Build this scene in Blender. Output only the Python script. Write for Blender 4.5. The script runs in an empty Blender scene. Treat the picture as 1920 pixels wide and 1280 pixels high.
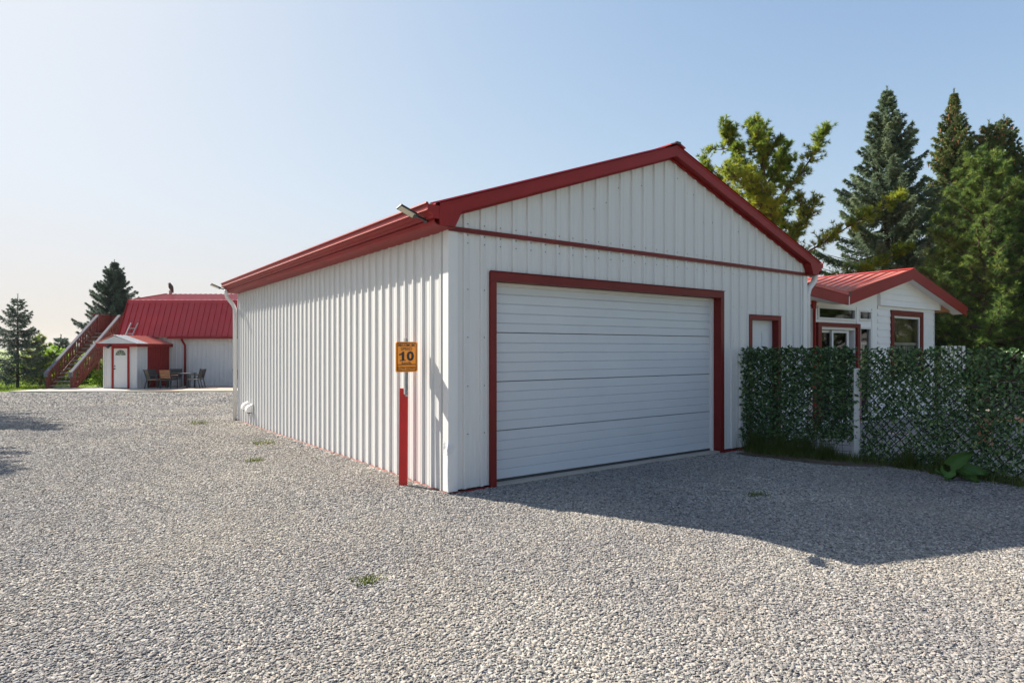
import bpy, math, random
import numpy as np
from mathutils import Vector, Matrix

# ------------------------------------------------------------------ camera, world, sun, exposure
scene = bpy.context.scene
COL = scene.collection
CAM_H = 1.62
cam_data = bpy.data.cameras.new("camera")
cam_data.sensor_width = 36.0
cam_data.lens = 1186.0 / 1920.0 * 36.0
cam_data.shift_y = 15.0 / 1920.0
cam_data.clip_start = 0.05
cam_data.clip_end = 8000.0
cam = bpy.data.objects.new("camera", cam_data)
COL.objects.link(cam)
cam.location = (0, 0, CAM_H)
cam.rotation_euler = (math.radians(90), 0, 0)
scene.camera = cam

SUN_DIR = Vector((-0.861, 0.506, 0.775)).normalized()     # towards the sun
SUN_EL = math.asin(SUN_DIR.z)
SUN_AZ = math.atan2(SUN_DIR.x, SUN_DIR.y)                # clockwise from +Y
world = bpy.data.worlds.new("World")
scene.world = world
world.use_nodes = True
wn = world.node_tree
bg = wn.nodes["Background"]
sky = wn.nodes.new("ShaderNodeTexSky")
sky.sky_type = 'NISHITA'
sky.sun_disc = False
sky.sun_elevation = SUN_EL
sky.sun_rotation = SUN_AZ
sky.altitude = 100.0
sky.air_density = 1.0
sky.dust_density = 1.6
sky.ozone_density = 1.0
# hazy summer air: the glare round the sun rolls off softly and the dome is tinted a little bluer
def vmath(op, a, b):
    n = wn.nodes.new("ShaderNodeVectorMath"); n.operation = op
    for i, q in enumerate((a, b)):
        if hasattr(q, 'name'): wn.links.new(q, n.inputs[i])
        else: n.inputs[i].default_value = q
    return n.outputs[0]
tinted = vmath('MULTIPLY', sky.outputs[0], (1.0, 1.08, 1.27))
q = vmath('DIVIDE', tinted, (3.55, 3.75, 4.0))
den = vmath('POWER', vmath('ADD', vmath('MULTIPLY', q, q), (1, 1, 1)), (.5, .5, .5))
soft = vmath('DIVIDE', tinted, den)
tcw = wn.nodes.new("ShaderNodeTexCoord"); sepw = wn.nodes.new("ShaderNodeSeparateXYZ")
wn.links.new(tcw.outputs["Generated"], sepw.inputs[0])
mrw = wn.nodes.new("ShaderNodeMapRange"); mrw.interpolation_type = 'SMOOTHSTEP'
mrw.inputs[1].default_value = -0.02; mrw.inputs[2].default_value = 0.24; mrw.inputs[3].default_value = 1.0; mrw.inputs[4].default_value = 0.0
wn.links.new(sepw.outputs[2], mrw.inputs[0])
hz_mix = wn.nodes.new("ShaderNodeMix"); hz_mix.data_type = 'RGBA'; hz_mix.blend_type = 'MULTIPLY'     # dust near the horizon warms the air light
wn.links.new(mrw.outputs[0], hz_mix.inputs[0]); wn.links.new(soft, hz_mix.inputs[6]); hz_mix.inputs[7].default_value = (0.985, 0.885, 0.79, 1)
wn.links.new(hz_mix.outputs[2], bg.inputs[0])
bg.inputs[1].default_value = 0.105

sun_data = bpy.data.lights.new("sun", 'SUN')
sun_data.energy = 5.0
sun_data.angle = math.radians(0.5)
sun_data.color = (1.0, 0.925, 0.80)
sun = bpy.data.objects.new("sun", sun_data)
COL.objects.link(sun)
sun.rotation_euler = SUN_DIR.to_track_quat('Z', 'Y').to_euler()

vs = scene.view_settings
vs.view_transform = 'Standard'
vs.look = 'None'
vs.gamma = 1.0
vs.use_curve_mapping = False
vs.exposure = 1.25
scene.cycles.use_denoising = True
scene.cycles.max_bounces = 8
scene.cycles.diffuse_bounces = 4
scene.cycles.transparent_max_bounces = 8
scene.cycles.caustics_reflective = False
scene.cycles.caustics_refractive = False

rng = np.random.default_rng(7)
random.seed(7)

# ------------------------------------------------------------------ helpers
def gz(Y):
    "height of the ground: level round the camera, falling gently towards the barn"
    return -0.0143 * (min(max(Y, 9.0), 36.0) - 9.0)

def tag(o, label=None, cat=None, group=None, kind=None):
    if label: o["label"] = label
    if cat: o["category"] = cat
    if group: o["group"] = group
    if kind: o["kind"] = kind
    return o

def empty(name, loc=(0, 0, 0), rz=0.0, label=None, cat=None, group=None):
    o = bpy.data.objects.new(name, None)
    COL.objects.link(o)
    o.location = loc
    o.rotation_euler = (0, 0, rz)
    o.empty_display_size = 0.2
    return tag(o, label, cat, group)

class MB:
    def __init__(self):
        self.v, self.f, self.m = [], [], []
    def face(self, pts, mi=0):
        n = len(self.v)
        self.v.extend([tuple(p) for p in pts])
        self.f.append(tuple(range(n, n + len(pts))))
        self.m.append(mi)
    def box(self, x0, x1, y0, y1, z0, z1, mi=0):
        n = len(self.v)
        self.v += [(x0, y0, z0), (x1, y0, z0), (x1, y1, z0), (x0, y1, z0), (x0, y0, z1), (x1, y0, z1), (x1, y1, z1), (x0, y1, z1)]
        for q in ((0, 3, 2, 1), (4, 5, 6, 7), (0, 1, 5, 4), (1, 2, 6, 5), (2, 3, 7, 6), (3, 0, 4, 7)):
            self.f.append(tuple(n + i for i in q)); self.m.append(mi)
        return self
    def bar(self, a, b, w, h, up=(0, 0, 1), mi=0):
        "a box-section bar from a to b, w wide across, h along up"
        a, b, up = Vector(a), Vector(b), Vector(up)
        d = (b - a).normalized()
        s = d.cross(up)
        if s.length < 1e-5: s = d.cross(Vector((1, 0, 0)))
        s.normalize(); t = s.cross(d).normalized()
        n = len(self.v)
        for p in (a, b):
            for (i, j) in ((-1, -1), (1, -1), (1, 1), (-1, 1)):
                self.v.append(tuple(p + s * (i * w / 2) + t * (j * h / 2)))
        for q in ((0, 1, 2, 3), (7, 6, 5, 4), (0, 4, 5, 1), (1, 5, 6, 2), (2, 6, 7, 3), (3, 7, 4, 0)):
            self.f.append(tuple(n + i for i in q)); self.m.append(mi)
        return self
    def tube(self, pts, r, n=10, mi=0, cap=True, squash=(1, 1)):
        pts = [Vector(p) for p in pts]
        rs = r if hasattr(r, '__len__') else [r] * len(pts)
        base = len(self.v)
        ref = Vector((0, 0, 1))
        if abs((pts[-1] - pts[0]).normalized().z) > 0.9: ref = Vector((0, 1, 0))
        for i, p in enumerate(pts):
            d = (pts[min(i + 1, len(pts) - 1)] - pts[max(i - 1, 0)]).normalized()
            s = d.cross(ref).normalized(); t = s.cross(d).normalized()
            for k in range(n):
                a = 2 * math.pi * k / n
                self.v.append(tuple(p + s * (math.cos(a) * rs[i] * squash[0]) + t * (math.sin(a) * rs[i] * squash[1])))
        for i in range(len(pts) - 1):
            for k in range(n):
                a0 = base + i * n + k; a1 = base + i * n + (k + 1) % n
                self.f.append((a0, a1, a1 + n, a0 + n)); self.m.append(mi)
        if cap:
            self.f.append(tuple(base + k for k in range(n))[::-1]); self.m.append(mi)
            e = base + (len(pts) - 1) * n
            self.f.append(tuple(e + k for k in range(n))); self.m.append(mi)
        return self
    def prism(self, poly, d, mi=0):
        "poly: list of 3-D points (planar), extruded by vector d"
        d = Vector(d); p = [Vector(q) for q in poly]; n = len(self.v); k = len(p)
        self.v += [tuple(q) for q in p] + [tuple(q + d) for q in p]
        self.f.append(tuple(range(n, n + k))); self.m.append(mi)
        self.f.append(tuple(range(n + 2 * k - 1, n + k - 1, -1))); self.m.append(mi)
        for i in range(k):
            j = (i + 1) % k
            self.f.append((n + j, n + i, n + k + i, n + k + j)); self.m.append(mi)
        return self
    def sweep(self, prof, y0, y1, mi=0, cap=False):
        "open profile of (x,z) swept along y"
        for (a, b) in zip(prof[:-1], prof[1:]):
            self.face([(a[0], y0, a[1]), (b[0], y0, b[1]), (b[0], y1, b[1]), (a[0], y1, a[1])], mi)
        return self
    def build(self, name, mats, parent=None, smooth=False, bevel=0.0, fix=True):
        me = bpy.data.meshes.new(name)
        me.from_pydata(self.v, [], self.f)
        if not isinstance(mats, (list, tuple)): mats = [mats]
        for m in mats: me.materials.append(m)
        me.polygons.foreach_set("material_index", self.m)
        if fix:
            import bmesh
            bm = bmesh.new(); bm.from_mesh(me)
            bmesh.ops.recalc_face_normals(bm, faces=bm.faces)
            bm.to_mesh(me); bm.free()
        if smooth:
            me.polygons.foreach_set("use_smooth", [True] * len(me.polygons))
        me.update()
        o = bpy.data.objects.new(name, me)
        COL.objects.link(o)
        if parent is not None: o.parent = parent
        if bevel > 0:
            b = o.modifiers.new("bevel", 'BEVEL'); b.width = bevel; b.segments = 2; b.limit_method = 'ANGLE'
        return o

def npmesh(name, V, F, mat, parent=None, tint=None, smooth=False):
    me = bpy.data.meshes.new(name)
    V = np.asarray(V, dtype=np.float32); F = np.asarray(F, dtype=np.int32)
    k = F.shape[1]
    me.vertices.add(len(V)); me.vertices.foreach_set("co", V.ravel())
    me.loops.add(F.size); me.loops.foreach_set("vertex_index", F.ravel())
    me.polygons.add(len(F))
    me.polygons.foreach_set("loop_start", np.arange(0, F.size, k, dtype=np.int32))
    if tint is not None:
        a = me.attributes.new("tint", 'FLOAT', 'FACE')
        a.data.foreach_set("value", np.asarray(tint, dtype=np.float32))
    me.materials.append(mat)
    me.update(calc_edges=True)
    if smooth: me.polygons.foreach_set("use_smooth", [True] * len(F))
    o = bpy.data.objects.new(name, me)
    COL.objects.link(o)
    if parent is not None: o.parent = parent
    return o

def copy_tree(o, parent=None):
    c = o.copy(); COL.objects.link(c)
    if parent is not None: c.parent = parent
    for ch in list(o.children): copy_tree(ch, c)
    return c

# ------------------------------------------------------------------ materials
def new_mat(name):
    m = bpy.data.materials.new(name); m.use_nodes = True
    return m, m.node_tree, m.node_tree.nodes["Principled BSDF"]

def paint(name, col, rough=0.45, var=0.06, scale=3.0, bump=0.0, metal=0.0, spec=0.5, streak=False, dirt=None):
    "painted or plain surface with faint mottling; dirt=(colour, amount) adds patchy grime with its own shape"
    m, nt, b = new_mat(name)
    tc = nt.nodes.new("ShaderNodeTexCoord")
    mp = nt.nodes.new("ShaderNodeMapping")
    nt.links.new(tc.outputs["Object"], mp.inputs[0])
    if streak: mp.inputs["Scale"].default_value = (6.0, 6.0, 0.5)
    nz = nt.nodes.new("ShaderNodeTexNoise")
    nz.inputs["Scale"].default_value = scale; nz.inputs["Detail"].default_value = 6
    nt.links.new(mp.outputs[0], nz.inputs["Vector"])
    mr = nt.nodes.new("ShaderNodeMapRange")
    mr.inputs[1].default_value = 0.3; mr.inputs[2].default_value = 0.7
    mr.inputs[3].default_value = 1 - var; mr.inputs[4].default_value = 1 + var
    nt.links.new(nz.outputs[0], mr.inputs[0])
    mx = nt.nodes.new("ShaderNodeMix"); mx.data_type = 'RGBA'; mx.blend_type = 'MULTIPLY'
    mx.inputs[0].default_value = 1.0
    mx.inputs[6].default_value = (*col, 1)
    nt.links.new(mr.outputs[0], mx.inputs[7])
    out = mx.outputs[2]
    if dirt:
        n2 = nt.nodes.new("ShaderNodeTexNoise"); n2.inputs["Scale"].default_value = 1.7; n2.inputs["Detail"].default_value = 9
        n2.inputs["Roughness"].default_value = 0.7
        nt.links.new(mp.outputs[0], n2.inputs["Vector"])
        r2 = nt.nodes.new("ShaderNodeMapRange"); r2.inputs[1].default_value = 0.52; r2.inputs[2].default_value = 0.75
        r2.inputs[3].default_value = 0; r2.inputs[4].default_value = dirt[1]
        nt.links.new(n2.outputs[0], r2.inputs[0])
        m2 = nt.nodes.new("ShaderNodeMix"); m2.data_type = 'RGBA'
        nt.links.new(r2.outputs[0], m2.inputs[0]); nt.links.new(out, m2.inputs[6]); m2.inputs[7].default_value = (*dirt[0], 1)
        out = m2.outputs[2]
    nt.links.new(out, b.inputs["Base Color"])
    b.inputs["Roughness"].default_value = rough
    b.inputs["Metallic"].default_value = metal
    b.inputs["Specular IOR Level"].default_value = spec
    if bump > 0:
        bp = nt.nodes.new("ShaderNodeBump"); bp.inputs["Strength"].default_value = bump; bp.inputs["Distance"].default_value = 0.01
        n3 = nt.nodes.new("ShaderNodeTexNoise"); n3.inputs["Scale"].default_value = scale * 6; n3.inputs["Detail"].default_value = 5
        nt.links.new(mp.outputs[0], n3.inputs["Vector"])
        nt.links.new(n3.outputs[0], bp.inputs["Height"]); nt.links.new(bp.outputs[0], b.inputs["Normal"])
    return m

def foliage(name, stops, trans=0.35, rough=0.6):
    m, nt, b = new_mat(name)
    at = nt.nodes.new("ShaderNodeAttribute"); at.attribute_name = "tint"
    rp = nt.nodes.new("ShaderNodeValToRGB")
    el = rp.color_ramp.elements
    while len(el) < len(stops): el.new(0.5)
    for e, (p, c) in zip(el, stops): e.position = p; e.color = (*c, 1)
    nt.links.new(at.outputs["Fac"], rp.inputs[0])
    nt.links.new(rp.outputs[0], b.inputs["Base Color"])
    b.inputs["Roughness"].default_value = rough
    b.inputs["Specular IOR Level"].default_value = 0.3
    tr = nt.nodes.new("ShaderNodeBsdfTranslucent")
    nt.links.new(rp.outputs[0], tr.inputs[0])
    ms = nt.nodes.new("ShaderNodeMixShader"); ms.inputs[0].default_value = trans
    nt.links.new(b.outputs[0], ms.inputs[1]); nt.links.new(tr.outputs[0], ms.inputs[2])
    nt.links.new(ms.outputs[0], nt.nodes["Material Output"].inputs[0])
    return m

M = {}
M['white_metal'] = paint('white_metal', (0.60, 0.60, 0.595), 0.42, 0.035, 2.0, streak=True, dirt=((0.50, 0.46, 0.38), 0.16))
M['white_trim'] = paint('white_trim', (0.66, 0.66, 0.655), 0.4, 0.03, 2.0, dirt=((0.55, 0.5, 0.42), 0.12))
M['white_door'] = paint('white_door', (0.56, 0.585, 0.615), 0.4, 0.03, 1.2, dirt=((0.60, 0.57, 0.50), 0.15))
M['siding'] = paint('siding', (0.78, 0.78, 0.775), 0.5, 0.03, 2.5, dirt=((0.58, 0.54, 0.46), 0.12))
M['red_metal'] = paint('red_metal', (0.245, 0.017, 0.017), 0.45, 0.12, 2.5, spec=0.22, dirt=((0.30, 0.06, 0.05), 0.15))
M['dusty_red'] = paint('dusty_red', (0.22, 0.085, 0.070), 0.7, 0.3, 6.0, spec=0.1)
M['red_frame'] = paint('red_frame', (0.15, 0.014, 0.013), 0.45, 0.12, 2.5, spec=0.25, dirt=((0.22, 0.05, 0.045), 0.15))
M['red_roof'] = paint('red_roof', (0.44, 0.040, 0.038), 0.27, 0.08, 1.5, dirt=((0.42, 0.10, 0.10), 0.25))
M['sheen_roof'] = paint('sheen_red_roof', (0.56, 0.165, 0.130), 0.30, 0.10, 1.5, dirt=((0.55, 0.22, 0.20), 0.3))  # roof red made paler and pinker, sky sheen put into the colour
M['red_post'] = paint('red_post', (0.52, 0.012, 0.012), 0.45, 0.12, 5.0, dirt=((0.22, 0.02, 0.02), 0.4))
M['red_wood'] = paint('red_wood', (0.15, 0.030, 0.024), 0.65, 0.25, 5.0, bump=0.3)
M['rail_cap'] = paint('rail_cap', (0.17, 0.165, 0.19), 0.85, 0.08, 4.0, spec=0.1)
M['grey_wood'] = paint('grey_wood', (0.30, 0.27, 0.24), 0.8, 0.25, 8.0, bump=0.4)
M['tan_wood'] = paint('tan_wood', (0.40, 0.18, 0.075), 0.6, 0.2, 6.0)
M['screw'] = paint('screw', (0.06, 0.06, 0.065), 0.5, 0.1)
M['galv'] = paint('galvanised', (0.42, 0.43, 0.44), 0.42, 0.12, 14.0, metal=0.55)
M['black'] = paint('black_plastic', (0.015, 0.016, 0.018), 0.4, 0.1)
M['dark_metal'] = paint('dark_metal', (0.035, 0.040, 0.042), 0.5, 0.1)
M['lens'] = paint('lamp_lens', (0.55, 0.53, 0.42), 0.25, 0.05, 30.0)
M['sling'] = paint('tan_sling', (0.26, 0.19, 0.12), 0.8, 0.1, 10.0)
M['sling_dark'] = paint('dark_sling', (0.07, 0.065, 0.055), 0.8, 0.1, 10.0)
M['seal'] = paint('door_gap', (0.05, 0.05, 0.05), 0.8, 0.1)
M['concrete'] = paint('concrete', (0.42, 0.37, 0.31), 0.85, 0.14, 3.0, bump=0.3)
M['pavers'] = paint('pavers', (0.46, 0.34, 0.27), 0.85, 0.16, 3.0, bump=0.3)
M['yard'] = paint('yard_paving', (0.27, 0.235, 0.21), 0.85, 0.15, 2.0, bump=0.2)
M['soil'] = paint('soil', (0.11, 0.075, 0.05), 0.95, 0.4, 6.0, bump=0.8)
M['sign_orange'] = paint('sign_orange', (0.80, 0.27, 0.012), 0.4, 0.05, 4.0)
M['sign_back'] = paint('sign_back', (0.45, 0.44, 0.42), 0.4, 0.06)
M['sign_black'] = paint('sign_black', (0.010, 0.008, 0.008), 0.5, 0.05)
M['bark'] = paint('bark', (0.085, 0.062, 0.048), 0.95, 0.35, 10.0, bump=0.8)
M['bird'] = paint('bird_feathers', (0.075, 0.06, 0.05), 0.8, 0.4, 18.0)
M['wire'] = paint('white_wire', (0.75, 0.74, 0.70), 0.5, 0.05)
M['stick'] = paint('lattice_stick', (0.030, 0.026, 0.020), 0.8, 0.3, 20.0)
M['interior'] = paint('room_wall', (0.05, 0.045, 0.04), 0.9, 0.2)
M['curtain'] = paint('curtain', (0.34, 0.27, 0.17), 0.8, 0.25, 6.0)

def glass_mat():
    m, nt, b = new_mat('window_glass')
    b.inputs["Base Color"].default_value = (0.02, 0.022, 0.022, 1)
    b.inputs["Roughness"].default_value = 0.03
    b.inputs["IOR"].default_value = 1.5
    tr = nt.nodes.new("ShaderNodeBsdfTransparent"); tr.inputs[0].default_value = (0.75, 0.78, 0.76, 1)
    gl = nt.nodes.new("ShaderNodeBsdfGlossy"); gl.inputs["Roughness"].default_value = 0.02
    fr = nt.nodes.new("ShaderNodeFresnel"); fr.inputs[0].default_value = 1.55
    ms = nt.nodes.new("ShaderNodeMixShader")
    nt.links.new(fr.outputs[0], ms.inputs[0]); nt.links.new(tr.outputs[0], ms.inputs[1]); nt.links.new(gl.outputs[0], ms.inputs[2])
    nt.links.new(ms.outputs[0], nt.nodes["Material Output"].inputs[0])
    return m
M['glass'] = glass_mat()

def gravel_mat(name, stones):
    "crushed limestone; stones=True is the loose stone, False the packed bed beneath"
    m, nt, b = new_mat(name)
    L = nt.links.new
    geo = nt.nodes.new("ShaderNodeNewGeometry")
    big = nt.nodes.new("ShaderNodeTexNoise"); big.inputs["Scale"].default_value = 0.45; big.inputs["Detail"].default_value = 5
    L(geo.outputs["Position"], big.inputs["Vector"])
    rp = nt.nodes.new("ShaderNodeValToRGB")
    e = rp.color_ramp.elements
    cols = [(0.0, (0.10, 0.10, 0.105)), (0.18, (0.195, 0.19, 0.186)), (0.45, (0.295, 0.286, 0.272)), (0.75, (0.385, 0.372, 0.35)), (0.93, (0.36, 0.31, 0.265)), (1.0, (0.49, 0.475, 0.45))]
    while len(e) < len(cols): e.new(0.5)
    for q, (p, c) in zip(e, cols): q.position = p; q.color = (*c, 1)
    if stones:
        oi = nt.nodes.new("ShaderNodeObjectInfo")
        L(oi.outputs["Random"], rp.inputs[0])
    else:
        vo = nt.nodes.new("ShaderNodeTexVoronoi"); vo.inputs["Scale"].default_value = 42.0; vo.inputs["Randomness"].default_value = 1.0
        L(geo.outputs["Position"], vo.inputs["Vector"])
        sp = nt.nodes.new("ShaderNodeSeparateColor"); L(vo.outputs["Color"], sp.inputs[0])
        L(sp.outputs[0], rp.inputs[0])
        bp = nt.nodes.new("ShaderNodeBump"); bp.invert = True; bp.inputs["Strength"].default_value = 1.0; bp.inputs["Distance"].default_value = 0.02
        L(vo.outputs["Distance"], bp.inputs["Height"]); L(bp.outputs[0], b.inputs["Normal"])
    mx = nt.nodes.new("ShaderNodeMix"); mx.data_type = 'RGBA'; mx.blend_type = 'MULTIPLY'; mx.inputs[0].default_value = 1
    L(rp.outputs[0], mx.inputs[6])
    r2 = nt.nodes.new("ShaderNodeValToRGB")
    r2.color_ramp.elements[0].position = 0.32; r2.color_ramp.elements[0].color = (0.78, 0.77, 0.79, 1)
    r2.color_ramp.elements[1].position = 0.68; r2.color_ramp.elements[1].color = (1.12, 1.09, 1.03, 1)
    L(big.outputs[0], r2.inputs[0]); L(r2.outputs[0], mx.inputs[7])
    n5 = nt.nodes.new("ShaderNodeTexNoise"); n5.inputs["Scale"].default_value = 0.9; n5.inputs["Detail"].default_value = 7; n5.inputs["Roughness"].default_value = 0.65
    mp5 = nt.nodes.new("ShaderNodeMapping"); mp5.inputs["Rotation"].default_value = (0, 0, 0.6); mp5.inputs["Scale"].default_value = (0.8, 0.3, 1)
    L(geo.outputs["Position"], mp5.inputs[0]); L(mp5.outputs[0], n5.inputs["Vector"])
    r5 = nt.nodes.new("ShaderNodeMapRange"); r5.inputs[1].default_value = 0.50; r5.inputs[2].default_value = 0.72; r5.inputs[3].default_value = 0.0; r5.inputs[4].default_value = 0.5
    L(n5.outputs[0], r5.inputs[0])
    m5 = nt.nodes.new("ShaderNodeMix"); m5.data_type = 'RGBA'      # dustier, browner wheel lanes
    L(r5.outputs[0], m5.inputs[0]); L(mx.outputs[2], m5.inputs[6]); m5.inputs[7].default_value = (0.29, 0.255, 0.21, 1)
    L(m5.outputs[2], b.inputs["Base Color"])
    b.inputs["Roughness"].default_value = 0.85
    b.inputs["Specular IOR Level"].default_value = 0.25
    return m
M['gravel_bed'] = gravel_mat('gravel_bed', False)
M['gravel_stone'] = gravel_mat('gravel_stone', True)

def grass_ground():
    m, nt, b = new_mat('lawn_turf')
    L = nt.links.new
    geo = nt.nodes.new("ShaderNodeNewGeometry")
    n1 = nt.nodes.new("ShaderNodeTexNoise"); n1.inputs["Scale"].default_value = 0.6; n1.inputs["Detail"].default_value = 8
    L(geo.outputs["Position"], n1.inputs["Vector"])
    rp = nt.nodes.new("ShaderNodeValToRGB")
    rp.color_ramp.elements[0].position = 0.3; rp.color_ramp.elements[0].color = (0.10, 0.17, 0.02, 1)
    rp.color_ramp.elements[1].position = 0.75; rp.color_ramp.elements[1].color = (0.22, 0.31, 0.05, 1)
    L(n1.outputs[0], rp.inputs[0]); L(rp.outputs[0], b.inputs["Base Color"])
    b.inputs["Roughness"].default_value = 0.9
    return m
M['lawn'] = grass_ground()
M['hill'] = paint('wooded_hill', (0.05, 0.07, 0.04), 0.95, 0.3, 0.01)
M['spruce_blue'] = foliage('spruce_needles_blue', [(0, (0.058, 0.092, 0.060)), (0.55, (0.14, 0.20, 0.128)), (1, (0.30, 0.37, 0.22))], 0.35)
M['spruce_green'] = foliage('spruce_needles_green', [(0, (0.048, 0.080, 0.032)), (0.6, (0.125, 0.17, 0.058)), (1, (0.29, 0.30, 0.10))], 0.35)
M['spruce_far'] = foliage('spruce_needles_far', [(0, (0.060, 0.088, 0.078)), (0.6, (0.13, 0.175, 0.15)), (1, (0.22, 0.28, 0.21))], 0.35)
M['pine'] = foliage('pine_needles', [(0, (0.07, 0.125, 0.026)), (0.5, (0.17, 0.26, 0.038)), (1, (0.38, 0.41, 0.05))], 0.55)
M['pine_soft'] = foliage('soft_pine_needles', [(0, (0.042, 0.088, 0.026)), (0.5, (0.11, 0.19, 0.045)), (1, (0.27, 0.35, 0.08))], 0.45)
M['cone'] = paint('cone', (0.26, 0.12, 0.05), 0.8, 0.3, 9.0)
M['broadleaf'] = foliage('broad_leaves', [(0, (0.10, 0.19, 0.025)), (0.5, (0.20, 0.34, 0.04)), (1, (0.34, 0.46, 0.08))], 0.45)
M['ivy'] = foliage('ivy_leaves', [(0, (0.016, 0.042, 0.016)), (0.45, (0.055, 0.120, 0.045)), (0.8, (0.15, 0.25, 0.095)), (1, (0.34, 0.40, 0.18))], 0.15, 0.3)
M['weed'] = foliage('weed_leaves', [(0, (0.06, 0.09, 0.02)), (0.6, (0.14, 0.17, 0.04)), (1, (0.28, 0.25, 0.09))], 0.3)
M['grass'] = foliage('grass_blades', [(0, (0.10, 0.17, 0.02)), (0.6, (0.20, 0.30, 0.04)), (1, (0.32, 0.36, 0.08))], 0.4)
M['burdock'] = foliage('burdock_leaf', [(0, (0.06, 0.14, 0.035)), (1, (0.11, 0.22, 0.05))], 0.3, 0.5)

# ------------------------------------------------------------------ ground, drive, patio
def sheet(name, poly_rows, mat, off, kind='structure'):
    mb = MB()
    for (ya, yb, xl, xr) in poly_rows:
        mb.face([(xl, ya, gz(ya) + off), (xr, ya, gz(ya) + off), (xr, yb, gz(yb) + off), (xl, yb, gz(yb) + off)])
    return tag(mb.build(name, mat), kind=kind)

sheet('ground', [(-400, 9, -3000, 3000), (9, 36, -3000, 3000), (36, 5000, -3000, 3000)], M['lawn'], -0.02)
# the gravel drive, its far edge wavering where it meets lawn and patio
mb = MB()
xs = np.linspace(-60, 24, 169)
edge = 28.1 + 0.18 * np.sin(xs * 1.3) + 0.12 * np.sin(xs * 3.1 + 1)
for i in range(len(xs) - 1):
    a, b = xs[i], xs[i + 1]
    mb.face([(a, -30, 0), (b, -30, 0), (b, 9, 0), (a, 9, 0)])
    mb.face([(a, 9, 0), (b, 9, 0), (b, edge[i + 1], gz(edge[i + 1])), (a, edge[i], gz(edge[i]))])
tag(mb.build('gravel_drive', M['gravel_bed']), kind='structure')

mb = MB()
mb.prism([(-22.3, 28.05, gz(28.05) + .05), (-16.3, 28.25, gz(28.25) + .05), (-16.3, 33.6, gz(33.6) + .05), (-22.3, 31.6, gz(31.6) + .05)], (0, 0, -.25))
tag(mb.build('path', M['concrete']), kind='structure')
mb = MB()
mb.prism([(-16.29, 28.2, gz(28.2) + .055), (-6.0, 28.4, gz(28.4) + .055), (-6.0, 33.6, gz(33.6) + .055), (-16.29, 33.6, gz(33.6) + .055)], (0, 0, -.25))
tag(mb.build('patio', M['pavers']), kind='structure')
mb = MB()
mb.prism([(3.95, 10.35, .05), (5.25, 9.45, .05), (6.95, 6.55, .05), (14.5, 6.0, .05), (16.0, 16.8, -.05), (11.0, 16.6, -.05), (6.0, 12.9, .0), (5.45, 11.7, .02)], (0, 0, -.3))
tag(mb.build('yard_paving', M['yard']), kind='structure')
mb = MB()
ang = np.linspace(0, 2 * math.pi, 28, endpoint=False)
mb.face([(4.55 + 1.0 * math.cos(a) * (1 + .15 * math.sin(3 * a)), 9.30 + .42 * math.sin(a) * (1 + .2 * math.cos(4 * a)) - .45 * math.cos(a), .012) for a in ang])
tag(mb.build('bare_soil', M['soil']), kind='structure')

# distant wooded ridge
mb = MB()
hx = np.linspace(-4200, -500, 60)
hh = 26 + 14 * np.sin(hx * .0017 + 1.0) + 5 * np.sin(hx * .009) + 2.0 * np.sin(hx * .031)
for i in range(len(hx) - 1):
    mb.face([(hx[i], 2600, -2), (hx[i + 1], 2600, -2), (hx[i + 1], 2900, hh[i + 1]), (hx[i], 2900, hh[i])])
    mb.face([(hx[i], 2900, hh[i]), (hx[i + 1], 2900, hh[i + 1]), (hx[i + 1], 3300, -2), (hx[i], 3300, -2)])
tag(mb.build('hills', M['hill']), kind='structure')

# ------------------------------------------------------------------ garage
U = Vector((0.810, 0.5864, 0)).normalized(); Vv = Vector((-U.y, U.x, 0))
TH = math.atan2(U.y, U.x)
C0 = Vector((-0.708, 7.12, 0))
GW, GL, GH, GP = 7.45, 10.06, 2.97, 4.577
SL = 0.348
def roof_z(x): return GP - SL * abs(x - GW / 2)
def gground(x, y):
    w = C0 + U * x + Vv * y
    return gz(w.y)
PITCH = 0.2286
def rib_profile(L, start=0.09):
    "(s, height) of a ribbed steel panel along length L"
    pts = [(0.0, 0.0)]
    s = start
    while s < L - 0.05:
        for (d, h) in ((-.027, 0), (-.015, .026), (.015, .026), (.027, 0)):
            pts.append((s + d, h))
        for q in (0.33, 0.67):
            c = s + PITCH * q
            if c + .02 < L:
                for (d, h) in ((-.014, 0), (-.008, .0035), (.008, .0035), (.014, 0)):
                    pts.append((c + d, h))
        s += PITCH
    pts.append((L, 0.0))
    pts = [p for p in pts if 0 <= p[0] <= L]
    return pts
def ribs_at(L, start=0.09):
    out = []; s = start
    while s < L - 0.05: out.append(s); s += PITCH
    return out

garage = empty('garage', C0, TH, 'large white ribbed metal garage with red trim and a wide roll-up door', 'garage')

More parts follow.
